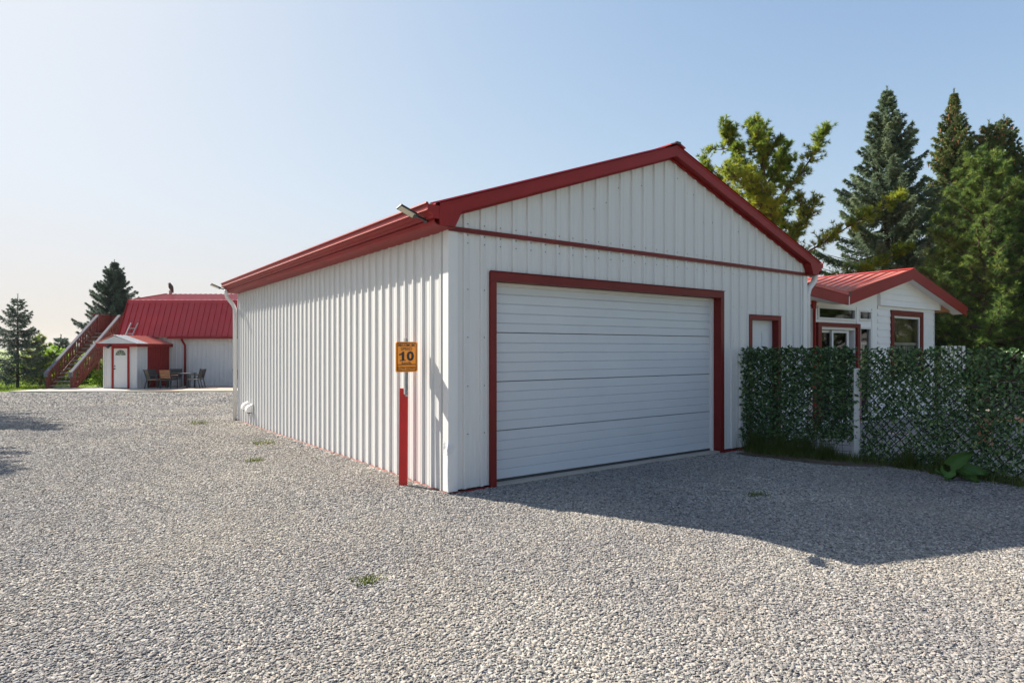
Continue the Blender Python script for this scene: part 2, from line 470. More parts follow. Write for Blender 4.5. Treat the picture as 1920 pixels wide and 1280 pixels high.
def panel(mb, prof, pos, zlo, zhi, holes=(), mi=0):
    "vertical strips of a ribbed panel; pos(s,h)->(x,y); zlo/zhi functions of s; holes = (s0,s1,z0,z1)"
    cuts = sorted({p[0] for p in prof} | {c for h in holes for c in h[:2]})
    ss = np.array([p[0] for p in prof]); hs = np.array([p[1] for p in prof])
    P = [(s, float(np.interp(s, ss, hs))) for s in cuts]
    for (a, ha), (b, hb) in zip(P[:-1], P[1:]):
        mid = (a + b) / 2
        seg = [(None, None)]
        hole = [h for h in holes if h[0] <= mid <= h[1]]
        xa, ya = pos(a, ha); xb, yb = pos(b, hb)
        def q(za, zb, zc, zd):
            if max(zb - za, zd - zc) > 1e-4:
                mb.face([(xa, ya, za), (xb, yb, zc), (xb, yb, zd), (xa, ya, zb)], mi)
        if not hole:
            q(zlo(a), zhi(a), zlo(b), zhi(b))
        else:
            h = hole[0]
            if h[2] > zlo(mid): q(zlo(a), h[2], zlo(b), h[2])
            q(h[3], zhi(a), h[3], zhi(b))

def screws(mb, pts, mi=1, r=.0065):
    for (p, n) in pts:
        p = Vector(p); n = Vector(n)
        t = n.cross(Vector((0, 0, 1))).normalized()
        ring = [p + (t * math.cos(a) + Vector((0, 0, 1)) * math.sin(a)) * r for a in np.linspace(0, 2 * math.pi, 6, endpoint=False)]
        mb.prism(ring, n * .006, mi)

HEADS = (.65, 1.2, 1.76, 2.31, 2.84)
# left wall
prof_l = rib_profile(GL, .16)
mb = MB()
panel(mb, prof_l, lambda s, h: (-h, s), lambda s: gground(0, s) + .008, lambda s: GH + .02)
screws(mb, [((-.002, s + .045, z), (-1, 0, 0)) for s in ribs_at(GL, .16) for z in HEADS])
mb.build('side_wall', [M['white_metal'], M['screw']], garage, fix=False)
# front wall, lower and gable
D0, D1, DZ = .625, 4.914, 2.43          # roll-up door opening
E0, E1, EZ = 5.763, 6.525, 2.12         # side door opening
prof_f = rib_profile(GW, .20)
holes = [(D0 - .02, D1 + .02, -.5, DZ + .02), (E0 - .02, E1 + .02, -.5, EZ + .02)]
mb = MB()
panel(mb, prof_f, lambda s, h: (s, -h), lambda s: .03, lambda s: GH + .02, holes)
pts = []
for s in ribs_at(GW, .20):
    for z in HEADS + (2.93,):
        if not any(h[0] - .12 < s + .045 < h[1] + .12 and z < h[3] + .12 for h in holes): pts.append(((s + .045, -.002, z), (0, -1, 0)))
screws(mb, pts)
mb.build('front_wall', [M['white_metal'], M['screw']], garage, fix=False)
mb = MB()
panel(mb, prof_f, lambda s, h: (s, -h), lambda s: GH + .03, lambda s: roof_z(s) - .10)
pts = [((s + .045, -.002, 3.06), (0, -1, 0)) for s in ribs_at(GW, .20)]
pts += [((s + random.uniform(-.05, .05), -.0045, roof_z(s) - random.uniform(.35, .8)), (0, -1, 0)) for s in ribs_at(GW, .20) if abs(s - GW / 2) < 2.2]
screws(mb, pts)
mb.build('gable_wall', [M['white_metal'], M['screw']], garage, fix=False)
# far side and back
mb = MB()
panel(mb, rib_profile(GL, .16), lambda s, h: (GW + h, s), lambda s: gground(GW, s) - .1, lambda s: GH + .1)
mb.build('side_wall', M['white_metal'], garage)
mb = MB()
panel(mb, prof_f, lambda s, h: (s, GL + h), lambda s: -.3, lambda s: roof_z(s) - .10)
mb.build('back_wall', M['white_metal'], garage)
# roof
for side in (0, 1):
    mb = MB()
    L = GL + .36
    pr = rib_profile(L, .12)
    def rp(t, s, h):
        x = -.262 + t * (GW / 2 + .262)
        z = GP - SL * (GW / 2 - x) + .012 + h
        return ((x if side == 0 else GW - x), s - .165, z)
    for (a, ha), (b, hb) in zip(pr[:-1], pr[1:]):
        mb.face([rp(0, a, ha), rp(1, a, ha), rp(1, b, hb), rp(0, b, hb)])
        mb.face([rp(0, a, -.012), rp(1, a, -.012), rp(1, b, -.012), rp(0, b, -.012)])
        mb.face([rp(0, a, -.012), rp(0, b, -.012), rp(0, b, hb), rp(0, a, ha)], 1 if ha + hb > .01 else 0)
    mb.build('roof', [M['red_roof'], M['black']], garage)
mb = MB()
for sgn in (-1, 1):
    mb.prism([(GW / 2, -.175, GP + .052), (GW / 2 + sgn * .16, -.175, GP + .052 - .16 * SL), (GW / 2 + sgn * .16, -.175, GP + .034 - .16 * SL), (GW / 2, -.175, GP + .034)], (0, GL + .36, 0))
mb.box(GW / 2 - .05, GW / 2 + .05, -.180, -.15, GP + .015, GP + .05, 1)
mb.build('ridge_cap', [M['red_roof'], M['dark_metal']], garage)
# rake boards with boxed ends
for side in (0, 1):
    mb = MB()
    fx = (lambda x: x) if side == 0 else (lambda x: GW - x)
    T = .150
    def top(x): return GP - SL * (GW / 2 - x)
    poly = [(-.205, 2.972), (-.01, 2.972), (.085, top(.085) - T), (GW / 2, GP - T), (GW / 2, GP), (-.205, top(-.205))]
    mb.prism([(fx(x), -.150, z) for x, z in poly], (0, .028, 0))
    # top flashing lip, proud of the board
    mb.prism([(fx(x), -.156, z) for x, z in ((-.205, top(-.205) - .028), (GW / 2, GP - .028), (GW / 2, GP + .004), (-.205, top(-.205) + .004))], (0, .005, 0))
    mb.build('rake_board', M['red_metal'], garage)
    mb = MB()
    mb.face([(fx(x), y, z) for x, y, z in ((.06, -.122, top(.06) - T + .012), (GW / 2, -.122, GP - T + .012), (GW / 2, -.004, GP - T + .012), (.06, -.004, top(.06) - T + .012))])
    mb.prism([(fx(x), -.122, z) for x, z in ((-.203, 2.976), (-.012, 2.976), (.083, top(.083) - T), (.083, top(.083) - .02), (-.203, top(-.203) - .02))], (0, .118, 0))
    mb.box(*sorted((fx(.09), fx(.05))), -.03, -.021, top(.05) - T - .03, top(.05) - T)
    mb.build('rake_soffit', M['red_metal'], garage)
    mb = MB()     # small j-trim under the soffit along the gable panel
    a = Vector((fx(.09), -.028, top(.09) - T - .012)); b = Vector((fx(GW / 2), -.028, GP - T - .012))
    mb.bar(a, b, .014, .03)
    mb.build('gable_trim', M['red_metal'], garage)
# eaves: fascia, soffit and gutter
gut = [(-.205, 3.186), (-.335, 3.186), (-.345, 3.206), (-.368, 3.206), (-.372, 3.190), (-.352, 3.182), (-.350, 3.130), (-.358, 3.122), (-.352, 3.112), (-.318, 3.104), (-.296, 3.086), (-.284, 3.064), (-.284, 3.046), (-.262, 3.040), (-.205, 3.040)]
sof = [(-.205, 3.215), (-.205, 3.050), (-.262, 3.036), (-.268, 3.015), (-.255, 2.990), (-.215, 2.972), (-.03, 2.962), (-.004, 2.962)]
for side in (0, 1):
    g = [(x if side == 0 else GW - x, z) for x, z in gut]
    s_ = [(x if side == 0 else GW - x, z) for x, z in sof]
    mb = MB(); mb.sweep(s_, -.146, GL + .12)
    mb.build('eave_soffit', M['red_metal'], garage, smooth=False)
    mb = MB(); mb.sweep(g, -.146, GL + .13)
    for yy in (-.146, GL + .13):
        mb.face([(x, yy, z) for x, z in g[1:]] + [(g[0][0], yy, g[0][1] - .002)])
    o = mb.build('gutter', M['red_metal'], garage)
# corner trim
def dent(z, k): return math.exp(-((z - .50) / .055) ** 2) * k
for (cx, name) in ((0, 'corner_trim'), (GW, 'corner_trim')):
    mb = MB()
    sgn = -1 if cx == 0 else 1
    zs = list(np.linspace(.02, .80, 22)) + [1.2, 1.8, 2.4, GH + .01]
    for za, zb in zip(zs[:-1], zs[1:]):
        row = []
        for z in (za, zb):
            d = dent(z, .026) if cx == 0 else 0
            w = (.010 if (cx == 0 and z < .5) else 0) * math.sin(max(0, (z) / .5) * math.pi)
            row.append([(cx + sgn * .024, .10 + d * .3, z), (cx + sgn * (.026 - d * .5), .05, z), (cx + sgn * (.026 + d * 1.2 + w), -.026 - d * 1.0, z), (cx - sgn * .05, -.026 + d * .2, z), (cx - sgn * .10, -.0235, z), (cx - sgn * .10, -.001, z)])
        for k in range(5):
            mb.face([row[0][k], row[0][k + 1], row[1][k + 1], row[1][k]])
    mb.build(name, M['white_trim'], garage)
# band across the gable
mb = MB()
mb.box(.0, GW, -.034, -.003, GH - .012, GH + .034)
mb.box(-.03, GW + .03, -.040, -.034, GH - .022, GH - .004)
mb.build('band_trim', M['red_frame'], garage)
# base flashing
mb = MB()
n = 24
for i in range(n):
    a, b = GL * i / n, GL * (i + 1) / n
    za, zb = gground(0, a), gground(0, b)
    mb.face([(-.012, a, za - .15), (-.012, b, zb - .15), (-.012, b, zb + .012), (-.012, a, za + .012)])
    mb.face([(-.034, a, za + .002), (-.034, b, zb + .002), (-.012, b, zb + .012), (-.012, a, za + .012)])
    mb.face([(-.034, a, za - .10), (-.034, b, zb - .10), (-.034, b, zb + .002), (-.034, a, za + .002)])
mb.build('base_trim', M['dusty_red'], garage)
for (a, b) in ((-.012, D0 - .09), (D1 + .1, E0 - .09), (E1 + .09, GW)):
    mb = MB(); mb.box(a, b, -.030, -.006, -.15, .012); mb.build('base_trim', M['red_metal'], garage)
# roll-up door
mb = MB()
mb.box(D0 - .085, D0, -.040, .150, -.1, DZ)                    # left jamb
mb.box(D1, D1 + .085, -.040, .150, -.1, DZ)
mb.box(D0 - .085, D1 + .085, -.040, .150, DZ + .001, DZ + .105)
mb.box(D0 - .095, D1 + .095, -.052, -.026, DZ + .106, DZ + .116)
df = mb.build('door_frame', M['red_frame'], garage, bevel=.003)
mb = MB()
mb.box(D0 + .001, D0 + .022, .100, .150, .0, DZ - .002)
mb.box(D1 - .055, D1 - .001, .100, .150, .0, DZ - .002)
mb.box(D0 + .001, D1 - .001, .098, .150, DZ - .045, DZ - .003)
mb.build('door_stop', M['white_trim'], garage)
door = empty('garage_door'); door.parent = garage
zc = [0.045, .635, 1.23, 1.825, DZ - .01]
for k in range(4):
    mb = MB()
    z0, z1 = zc[k] + .003, zc[k + 1] - .003
    prof = [(.140, z0), (.128, z0 + .004)]
    nb = 5; st = (z1 - z0) / nb
    for j in range(1, nb):
        z = z0 + st * j
        prof += [(.128, z - .016), (.139, z - .004), (.128, z + .003)]
    prof += [(.128, z1 - .004), (.140, z1)]
    for (a, b) in zip(prof[:-1], prof[1:]):
        mb.face([(D0 + .02, a[0], a[1]), (D1 - .05, a[0], a[1]), (D1 - .05, b[0], b[1]), (D0 + .02, b[0], b[1])])
    mb.build('door_section', M['white_door'], door)
mb = MB(); mb.box(D0 + .02, D1 - .05, .141, .16, .0, DZ); mb.box(D0 + .02, D1 - .05, .130, .140, .018, .046)
mb.build('weather_seal', M['seal'], door)
mb = MB(); mb.box(D0 + .001, D1 - .001, -.02, .5, -.12, .016)
mb.build('door_sill', M['concrete'], garage)
# side door
ed = empty('entry_door'); ed.parent = garage
mb = MB()
mb.box(E0 - .085, E0, -.038, .12, -.1, EZ); mb.box(E1, E1 + .085, -.038, .12, -.1, EZ); mb.box(E0 - .085, E1 + .085, -.038, .12, EZ + .001, EZ + .07)
mb.box(E0 - .095, E1 + .095, -.048, -.026, EZ + .071, EZ + .080)
mb.build('frame', M['red_frame'], ed, bevel=.003)
mb = MB()
w = E1 - E0
mb.box(E0 + .002, E1 - .002, .080, .115, .02, EZ - .002)
for (zz0, zz1) in ((.25, .85), (.98, 1.52), (1.64, 1.92)):
    for (xx0, xx1) in ((E0 + .12, E0 + w / 2 - .05), (E0 + w / 2 + .05, E1 - .12)):
        mb.box(xx0, xx1, .073, .0795, zz0, zz1)
        mb.box(xx0 + .035, xx1 - .035, .069, .0725, zz0 + .035, zz1 - .035)
mb.build('door_leaf', M['white_door'], ed, bevel=.004)
mb = MB(); mb.tube([(E0 + .07, .08, .98), (E0 + .07, .02, .98)], [.028, .03], 10); mb.build('handle', M['galv'], ed, smooth=True)
# downspouts
mb = MB()
mb.tube([(-.275, GL - .05, 3.05), (-.275, GL - .03, 2.95), (-.25, GL - .01, 2.86), (-.12, GL + .01, 2.70), (-.075, GL + .02, 2.60), (-.07, GL + .02, 2.4), (-.07, GL + .02, -.1)], .046, 12)
mb.build('downspout', M['white_trim'], garage, smooth=True)
mb = MB()
mb.tube([(GW + .275, -.03, 3.05), (GW + .275, -.03, 2.93), (GW + .25, -.02, 2.86), (GW + .12, .0, 2.73), (GW + .085, .01, 2.62), (GW + .085, .01, 2.4), (GW + .085, .01, .1)], .052, 12)
mb.build('downspout', M['white_trim'], garage, smooth=True)
# two dryer hoods low on the side wall
for (yy, zz) in ((8.66, .27), (9.02, .30)):
    mb = MB()
    prof = [(math.sin(a) * .12, math.cos(a) * .12) for a in np.linspace(0, math.pi * .62, 9)]
    for w0, w1 in ((-.075, .075),):
        for (a, b) in zip(prof[:-1], prof[1:]):
            mb.face([(-.03 - a[0] * 1.1, yy + w0, zz + a[1]), (-.03 - a[0] * 1.1, yy + w1, zz + a[1]), (-.03 - b[0] * 1.1, yy + w1, zz + b[1]), (-.03 - b[0] * 1.1, yy + w0, zz + b[1])])
        for ww in (w0, w1):
            mb.face([(-.03, yy + ww, zz + .12)] + [(-.03 - a[0] * 1.1, yy + ww, zz + a[1]) for a in prof[1:]] + [(-.03, yy + ww, zz - .05)])
    mb.box(-.045, -.021, yy - .09, yy + .09, zz - .10, zz + .14)
    mb.box(-.12, -.045, yy - .05, yy + .05, zz - .07, zz - .052, 1)
    mb.build('vent_hood', [M['white_trim'], M['black']], garage)

# flood lights on the gutter
def G(x, y, z=0): return C0 + U * x + Vv * y + Vector((0, 0, z))
def make_flood():
    t = empty('flood_light', G(-.262, .03, 3.045), TH, 'flat black flood light on an arm at the near gutter corner of the garage', 'flood light', 'flood lights on the garage gutter')
    mb = MB(); mb.box(-.02, .03, -.035, .035, -.025, .012); mb.bar((0, 0, -.005), (-.145, 0, .035), .028, .022)
    mb.build('arm', M['black'], t)
    mb = MB(); mb.tube([(-.150, -.04, .035), (-.150, .04, .035)], .024, 10)
    mb.build('pivot', M['dark_metal'], t)
    ax = Vector((-.93, .0, .37)).normalized(); side = Vector((.0, -.95, .31)); side = (side - ax * side.dot(ax)).normalized(); nn = ax.cross(side)
    if nn.z > 0: nn = -nn
    c = Vector((-.245, 0, .072))
    def slab(l, w, d0, d1):
        return [c + ax * i * l + side * j * w + nn * d0 for i, j in ((-1, -1), (1, -1), (1, 1), (-1, 1))], nn * (d1 - d0)
    mb = MB(); p, d = slab(.105, .050, -.010, .010); mb.prism(p, d); mb.build('lamp_housing', M['black'], t, bevel=.003)
    mb = MB(); p, d = slab(.094, .040, .0105, .014); mb.prism(p, d); mb.build('lens', M['lens'], t)
    return t
fl = make_flood()
f2 = copy_tree(fl)
f2.location = G(-.262, GL + .02, 3.045)
f2["label"] = 'dark flood light at the far end of the garage gutter above the white downspout'

# ------------------------------------------------------------------ speed sign on its post
sg = empty('speed_sign', G(-.222, .685, 0), TH, 'orange speed limit sign on a red wooden post beside the garage side wall', 'road sign')
mb = MB()
mb.bar((-.004, .015, -.2), (.008, .015, 1.157), .098, .040, up=(-.62, -.78, 0))
mb.build('post', M['red_post'], sg, bevel=.004)
mb = MB()
mb.box(-.020, .022, -.046, -.038, 1.09, 1.755); mb.box(-.020, -.016, -.062, -.046, 1.09, 1.755); mb.box(.018, .022, -.062, -.046, 1.09, 1.755)
mb.build('upright', M['galv'], sg)
mb = MB(); mb.tube([(.008, -.066, 1.075), (.008, -.03, 1.075)], .012, 8); mb.build('bolt', M['galv'], sg)
mb = MB(); mb.tube([(.008, -.070, 1.125), (.008, -.03, 1.125)], .008, 8); mb.build('bolt', M['galv'], sg)
SX, SZ0, SZ1, SY = .141, 1.353, 1.712, -.075
def rrect(x0, x1, z0, z1, r, y, n=5):
    pts = []
    for (cx, cz, a0) in ((x1 - r, z0 + r, -90), (x1 - r, z1 - r, 0), (x0 + r, z1 - r, 90), (x0 + r, z0 + r, 180)):
        for k in range(n + 1):
            a = math.radians(a0 + 90 * k / n); pts.append((cx + r * math.cos(a), y, cz + r * math.sin(a)))
    return pts
mb = MB(); mb.prism(rrect(-SX, SX, SZ0, SZ1, .022, SY), (0, .012, 0))
plate = mb.build('sign_plate', M['sign_orange'], sg)
def frac(fx, fy): return (-SX + 2 * SX * fx, SZ1 - (SZ1 - SZ0) * fy)
mb = MB()
o_ = rrect(-SX + .013, SX - .013, SZ0 + .013, SZ1 - .013, .018, SY - .0015); i_ = rrect(-SX + .022, SX - .022, SZ0 + .022, SZ1 - .022, .012, SY - .0015)
for k in range(len(o_)):
    j = (k + 1) % len(o_); mb.face([o_[k], o_[j], i_[j], i_[k]])
x0, zd = frac(.06, .765); x1, _ = frac(.94, .765)
mb.face([(x0, SY - .0017, zd), (x1, SY - .0017, zd), (x1, SY - .0017, zd + .009), (x0, SY - .0017, zd + .009)])
mb.build('sign_border', M['sign_black'], plate)
def lettering(text, fx0, fx1, fy0, fy1, bold):
    cu = bpy.data.curves.new('lettering', 'FONT'); cu.body = text; cu.offset = bold
    tmp = bpy.data.objects.new('lettering', cu); COL.objects.link(tmp)
    dg = bpy.context.evaluated_depsgraph_get()
    me = bpy.data.meshes.new_from_object(tmp.evaluated_get(dg))
    bpy.data.objects.remove(tmp)
    co = np.zeros(len(me.vertices) * 3, dtype=np.float32); me.vertices.foreach_get("co", co); co = co.reshape(-1, 3)
    mn, mx = co.min(0), co.max(0)
    xa, za = frac(fx0, fy1); xb, zb = frac(fx1, fy0)
    out = np.zeros_like(co)
    out[:, 0] = xa + (co[:, 0] - mn[0]) / (mx[0] - mn[0]) * (xb - xa)
    out[:, 2] = za + (co[:, 1] - mn[1]) / (mx[1] - mn[1]) * (zb - za)
    out[:, 1] = SY - .0022
    me.vertices.foreach_set("co", out.ravel()); me.materials.clear(); me.materials.append(M['sign_black']); me.update()
    ob = bpy.data.objects.new('lettering', me); COL.objects.link(ob); ob.parent = plate
lettering('MAXIMUM', .115, .86, .065, .165, .008)
lettering('SPEED', .23, .745, .19, .285, .008)
lettering('0', .50, .83, .315, .630, .045)
mb = MB()
for q in ([(.27, .63), (.385, .63), (.385, .325), (.30, .325), (.27, .37)], [(.14, .41), (.14, .455), (.2695, .435), (.2695, .371), (.23, .39)], [(.18, .63), (.18, .60), (.2695, .60), (.2695, .63)], [(.3855, .63), (.3855, .60), (.455, .60), (.455, .63)]):
    mb.face([(frac(a, b)[0], SY - .0022, frac(a, b)[1]) for a, b in q])
mb.build('lettering', M['sign_black'], plate)
lettering('km/h', .275, .70, .655, .742, .008)
lettering('SLOW DOWN', .075, .90, .815, .92, .008)

# ------------------------------------------------------------------ house on the right
HP = Vector((6.45, 13.2, 0))
house = empty('house', HP, TH, 'small white house with low red metal roof behind the leafy fence, right of the garage', 'house')
WL, WR, HB = -.26, 5.582, 4.1
RX, RZ, RS = 3.60, 3.53, .238
def hz(x): return RZ - RS * abs(x - RX)
win = [(-.159, 1.435, 2.247, 2.525), (1.58, 2.179, 2.267, 2.505), (-.10, 1.47, .0, 2.15), (1.605, 2.16, .0, 2.13), (3.19, 4.83, .95, 2.49)]
# flat-panelled part and sided part of the front
def wall_with_holes(mb, x0, x1, z0, zt, holes, y, lap=None):
    cx = sorted({x0, x1} | {c for h in holes for c in h[:2] if x0 < c < x1})
    for a, b in zip(cx[:-1], cx[1:]):
        m_ = (a + b) / 2
        hs = sorted([h for h in holes if h[0] <= m_ <= h[1]], key=lambda h: h[2])
        z = z0; spans = []
        for h in hs:
            if h[2] > z: spans.append((z, h[2]))
            z = max(z, h[3])
        spans.append((z, None))
        for (s0, s1) in spans:
            if lap is None:
                e = (s1, s1) if s1 is not None else (zt(a), zt(b))
                if min(e) > s0: mb.face([(a, y, s0), (b, y, s0), (b, y, e[1]), (a, y, e[0])])
            else:
                k = math.floor(s0 / lap); 
                while True:
                    lo, hi = max(s0, k * lap), (k + 1) * lap
                    lim = s1 if s1 is not None else max(zt(a), zt(b))
                    if lo >= lim - 1e-4: break
                    hi2 = min(hi, lim)
                    def yy(z): return y - .016 * (1 - (z - k * lap) / lap)
                    def clip(x, z): return min(z, zt(x)) if s1 is None else z
                    if min(clip(a, hi2), clip(b, hi2)) > lo or True:
                        ca, cb = max(clip(a, hi2), lo), max(clip(b, hi2), lo)
                        mb.face([(a, yy(lo), lo), (b, yy(lo), lo), (b, yy(hi2), cb), (a, yy(hi2), ca)])
                    mb.face([(a, yy(hi2), hi2), (b, yy(hi2), hi2), (b, y - .016, hi2), (a, y - .016, hi2)]) if hi2 < lim - 1e-3 else None
                    k += 1
mb = MB()
wall_with_holes(mb, WL, 2.49, -.3, lambda x: hz(x) - .05, win, 0)
for (a, b, z) in ((1.47, 2.49, 2.60), (-.1, .9, 2.66)):
    mb.box(a, b, -.004, -.001, z, z + .008)
mb.box(2.20, 2.46, -.02, -.001, -.3, 2.56)
mb.box(1.48, 1.585, -.018, -.001, 2.2, 2.56)
mb.build('panel_wall', M['siding'], house)
mb = MB()
wall_with_holes(mb, 2.49, WR, -.3, lambda x: 2.66, win, 0, .16)
mb.build('siding_wall', M['siding'], house)
mb = MB()     # projecting gable, lapped boards clipped to the rake
lap = .145; z = 2.64
gx0, gx1 = 2.49, 5.80
while z < RZ - .1:
    z1 = min(z + lap, RZ - .05)
    def xr(z_):
        hw = max((RZ - .10 - z_) / RS, 0.0)
        return max(gx0, RX - hw), min(gx1, RX + hw)
    a0, b0 = xr(z); a1, b1 = xr(z1)
    mb.face([(a0, -.075, z), (b0, -.075, z), (b1, -.058, z1), (a1, -.058, z1)])
    mb.face([(a1, -.058, z1), (b1, -.058, z1), (b1, -.075, z1), (a1, -.075, z1)])
    z = z1
mb.face([(gx0, -.075, 2.64), (gx1, -.075, 2.64), (gx1, .0, 2.64), (gx0, .0, 2.64)])
mb.face([(gx0, -.075, 2.64), (gx0, 0, 2.64), (gx0, 0, hz(gx0) - .1), (gx0, -.062, hz(gx0) - .1)])
mb.build('gable_wall', M['siding'], house)
mb = MB()
mb.box(5.585, 5.61, -.02, .04, -.3, 2.64); mb.build('corner_trim', M['white_trim'], house)
mb = MB(); mb.box(5.803, 5.83, -.08, .0, 2.645, 3.0); mb.build('corner_trim', M['white_trim'], house)
mb = MB()
mb.face([(WR, 0, -.3), (WR, HB, -.3), (WR, HB, hz(WR) - .1), (WR, 0, hz(WR) - .1)])
mb.face([(WL, 0, -.3), (WL, HB, -.3), (WL, HB, hz(WL) - .1), (WL, 0, hz(WL) - .1)])
mb.face([(WL, HB, -.3), (WR, HB, -.3), (WR, HB, hz(WR)), (RX, HB, RZ - .05), (WL, HB, hz(WL))])
mb.build('side_wall', M['siding'], house)
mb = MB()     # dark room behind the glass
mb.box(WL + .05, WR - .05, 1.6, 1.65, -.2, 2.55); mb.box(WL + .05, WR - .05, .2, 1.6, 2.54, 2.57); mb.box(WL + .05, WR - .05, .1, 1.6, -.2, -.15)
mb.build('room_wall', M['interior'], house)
mb = MB()
for k in range(14):
    x = 3.25 + k * .018; mb.box(x, x + .012, .13 + .02 * (k % 2), .15 + .02 * (k % 2), .9, 2.5)
for k in range(30):
    x = 3.9 + k * .030; mb.box(x, x + .02, .18 + .02 * (k % 2), .20 + .02 * (k % 2), .9, 2.5)
mb.build('curtain', M['curtain'], house)
# roof
yF, yB = -.30, HB + .3
Cc = (-1.36, -.49, 2.885); A_ = (.515, yF, 2.795); Bp = (RX, yF, RZ); Dp = (RX, yB, RZ); Fp = (-1.36, 2.6, 2.92)
mb = MB()
def lerp(p, q, t): return tuple(a + (b - a) * t for a, b in zip(p, q))
NR = 18
def strip(p0, p1, q0, q1, n, rib=True):
    "sheet between edge p0-p1 and edge q0-q1 with standing ribs from p to q"
    for i in range(n):
        t0, t1 = i / n, (i + 1) / n
        a, b, c, d = lerp(p0, p1, t0), lerp(p0, p1, t1), lerp(q0, q1, t1), lerp(q0, q1, t0)
        mb.face([a, b, c, d])
        if rib:
            up = Vector((0, 0, .016))
            for (s, e) in ((a, d),):
                s, e = Vector(s), Vector(e)
                mb.bar(s + up * .5, e + up * .5, .022, .016)
strip(A_, Cc, Bp, lerp(Bp, Dp, .42), 8)
strip(Cc, Fp, lerp(Bp, Dp, .42), Dp, 9)
Ep = (6.82, yF, RZ - RS * 3.22); Eb = (6.82, yB, RZ - RS * 3.22)
strip(Ep, Eb, Bp, Dp, 18)
mb.build('roof', M['sheen_roof'], house)
mb = MB(); mb.prism([(RX - .12, yF - .03, RZ - .005), (RX, yF - .03, RZ + .035), (RX + .12, yF - .03, RZ - .005)], (0, yB - yF + .05, 0)); mb.build('ridge_cap', M['red_roof'], house)
FT = .245
def board(mb, p, q, y, t=.03, d=FT):
    mb.prism([(p[0], p[1] + y, p[2] + .012), (q[0], q[1] + y, q[2] + .012), (q[0], q[1] + y, q[2] - d), (p[0], p[1] + y, p[2] - d)], (0, t, 0))
mb = MB(); board(mb, (A_[0] + .004, A_[1], A_[2]), Bp, -.03); mb.build('rake_board', M['red_metal'], house)
mb = MB(); board(mb, (Bp[0] + .001, Bp[1], Bp[2]), Ep, -.03); mb.build('rake_board', M['red_metal'], house)
mb = MB(); board(mb, Cc, (A_[0] - .03, A_[1], A_[2]), -.03); mb.build('fascia', M['red_metal'], house)
mb = MB(); mb.prism([(Cc[0], Cc[1] - .045, Cc[2] + .022), (A_[0] - .05, A_[1] - .045, A_[2] + .022), (A_[0] - .05, A_[1] - .045, A_[2] - .045), (Cc[0], Cc[1] - .045, Cc[2] - .045)], (0, .012, 0)); mb.build('drip_edge', M['red_roof'], house)
mb = MB(); mb.box(A_[0] - .028, A_[0] + .002, A_[1] - .035, A_[1] - .005, A_[2] - FT - .0, A_[2] - .05); mb.box(A_[0] - .05, A_[0] + .015, A_[1] - .05, A_[1] - .02, A_[2] - .06, A_[2] + .03, 1)
mb.build('corner_cap', [M['white_trim'], M['dark_metal']], house)
mb = MB()
mb.face([(Cc[0], Cc[1], Cc[2] - .22), (A_[0], A_[1], A_[2] - .22), (A_[0], 0, A_[2] - .22), (Cc[0], 0.05, Cc[2] - .22)])
mb.face([(A_[0], A_[1], A_[2] - .22), (Bp[0], yF, RZ - .2), (Bp[0], -.07, RZ - .2), (A_[0], 0, A_[2] - .22)])
mb.face([(Bp[0], yF, RZ - .2), (Ep[0], yF, Ep[2] - .2), (Ep[0], 0, Ep[2] - .2), (Bp[0], -.07, RZ - .2)])
mb.build('soffit', M['siding'], house)
mb = MB()
mb.prism([(5.832, -.06, 2.63), (6.80, -.06, 2.63), (6.80, -.06, 2.72), (5.832, -.06, 2.92)], (0, 1.2, 0)); mb.build('eave_box', M['tan_wood'], house)
mb = MB(); mb.box(6.825, 6.93, yF - .02, yB, Ep[2] - .10, Ep[2] + .0); mb.build('gutter', M['red_metal'], house)
mb = MB(); mb.box(-.285, -.262, -.03, .02, -.2, 2.58); mb.build('corner_trim', M['red_metal'], house)
mb = MB(); mb.box(-.42, -.29, -.06, -.02, 2.46, 2.66); mb.build('eave_bracket', M['red_metal'], house)
# glazing
def window(name, x0, x1, z0, z1, trim=None, fw=.05, sash=True, deep=.05):
    o = empty(name); o.parent = house
    if trim:
        mb = MB(); t = trim
        mb.box(x0 - t, x0 - .001, -.045, .0, z0, z1); mb.box(x1 + .001, x1 + t, -.045, .0, z0, z1); mb.box(x0 - t, x1 + t, -.045, .0, z1 + .001, z1 + t)
        mb.build('trim', M['red_frame'], o, bevel=.003)
    mb = MB(); y0, y1 = -.03 if not trim else -.012, deep
    mb.box(x0, x0 + fw, y0, y1, z0, z1); mb.box(x1 - fw, x1, y0, y1, z0, z1); mb.box(x0 + fw + .001, x1 - fw - .001, y0, y1, z1 - fw, z1); mb.box(x0 + fw + .001, x1 - fw - .001, y0, y1, z0, z0 + fw)
    mb.build('frame', M['white_trim'], o, bevel=.004)
    mb = MB(); mb.face([(x0 + fw, .015, z0 + fw), (x1 - fw, .015, z0 + fw), (x1 - fw, .015, z1 - fw), (x0 + fw, .015, z1 - fw)]); mb.build('pane', M['glass'], o, fix=False)
    return o
window('transom_window', -.159, 1.435, 2.247, 2.525, fw=.045)
window('transom_window', 1.58, 2.179, 2.267, 2.505, fw=.045)
window('sidelight_window', 1.605, 2.16, .1, 2.13, fw=.05)
bw = window('window', 3.26, 4.75, .95, 2.43, trim=.13, fw=.055)
sd = empty('sliding_door'); sd.parent = house
mb = MB(); x0, x1, z1 = -.075, 1.435, 2.10
mb.box(x0 - .14, x0 - .001, -.06, .0, -.1, z1); mb.box(x1 + .001, x1 + .14, -.06, .0, -.1, z1); mb.box(x0 - .14, x1 + .14, -.06, .0, z1 + .001, z1 + .085)
mb.build('trim', M['red_frame'], sd, bevel=.003)
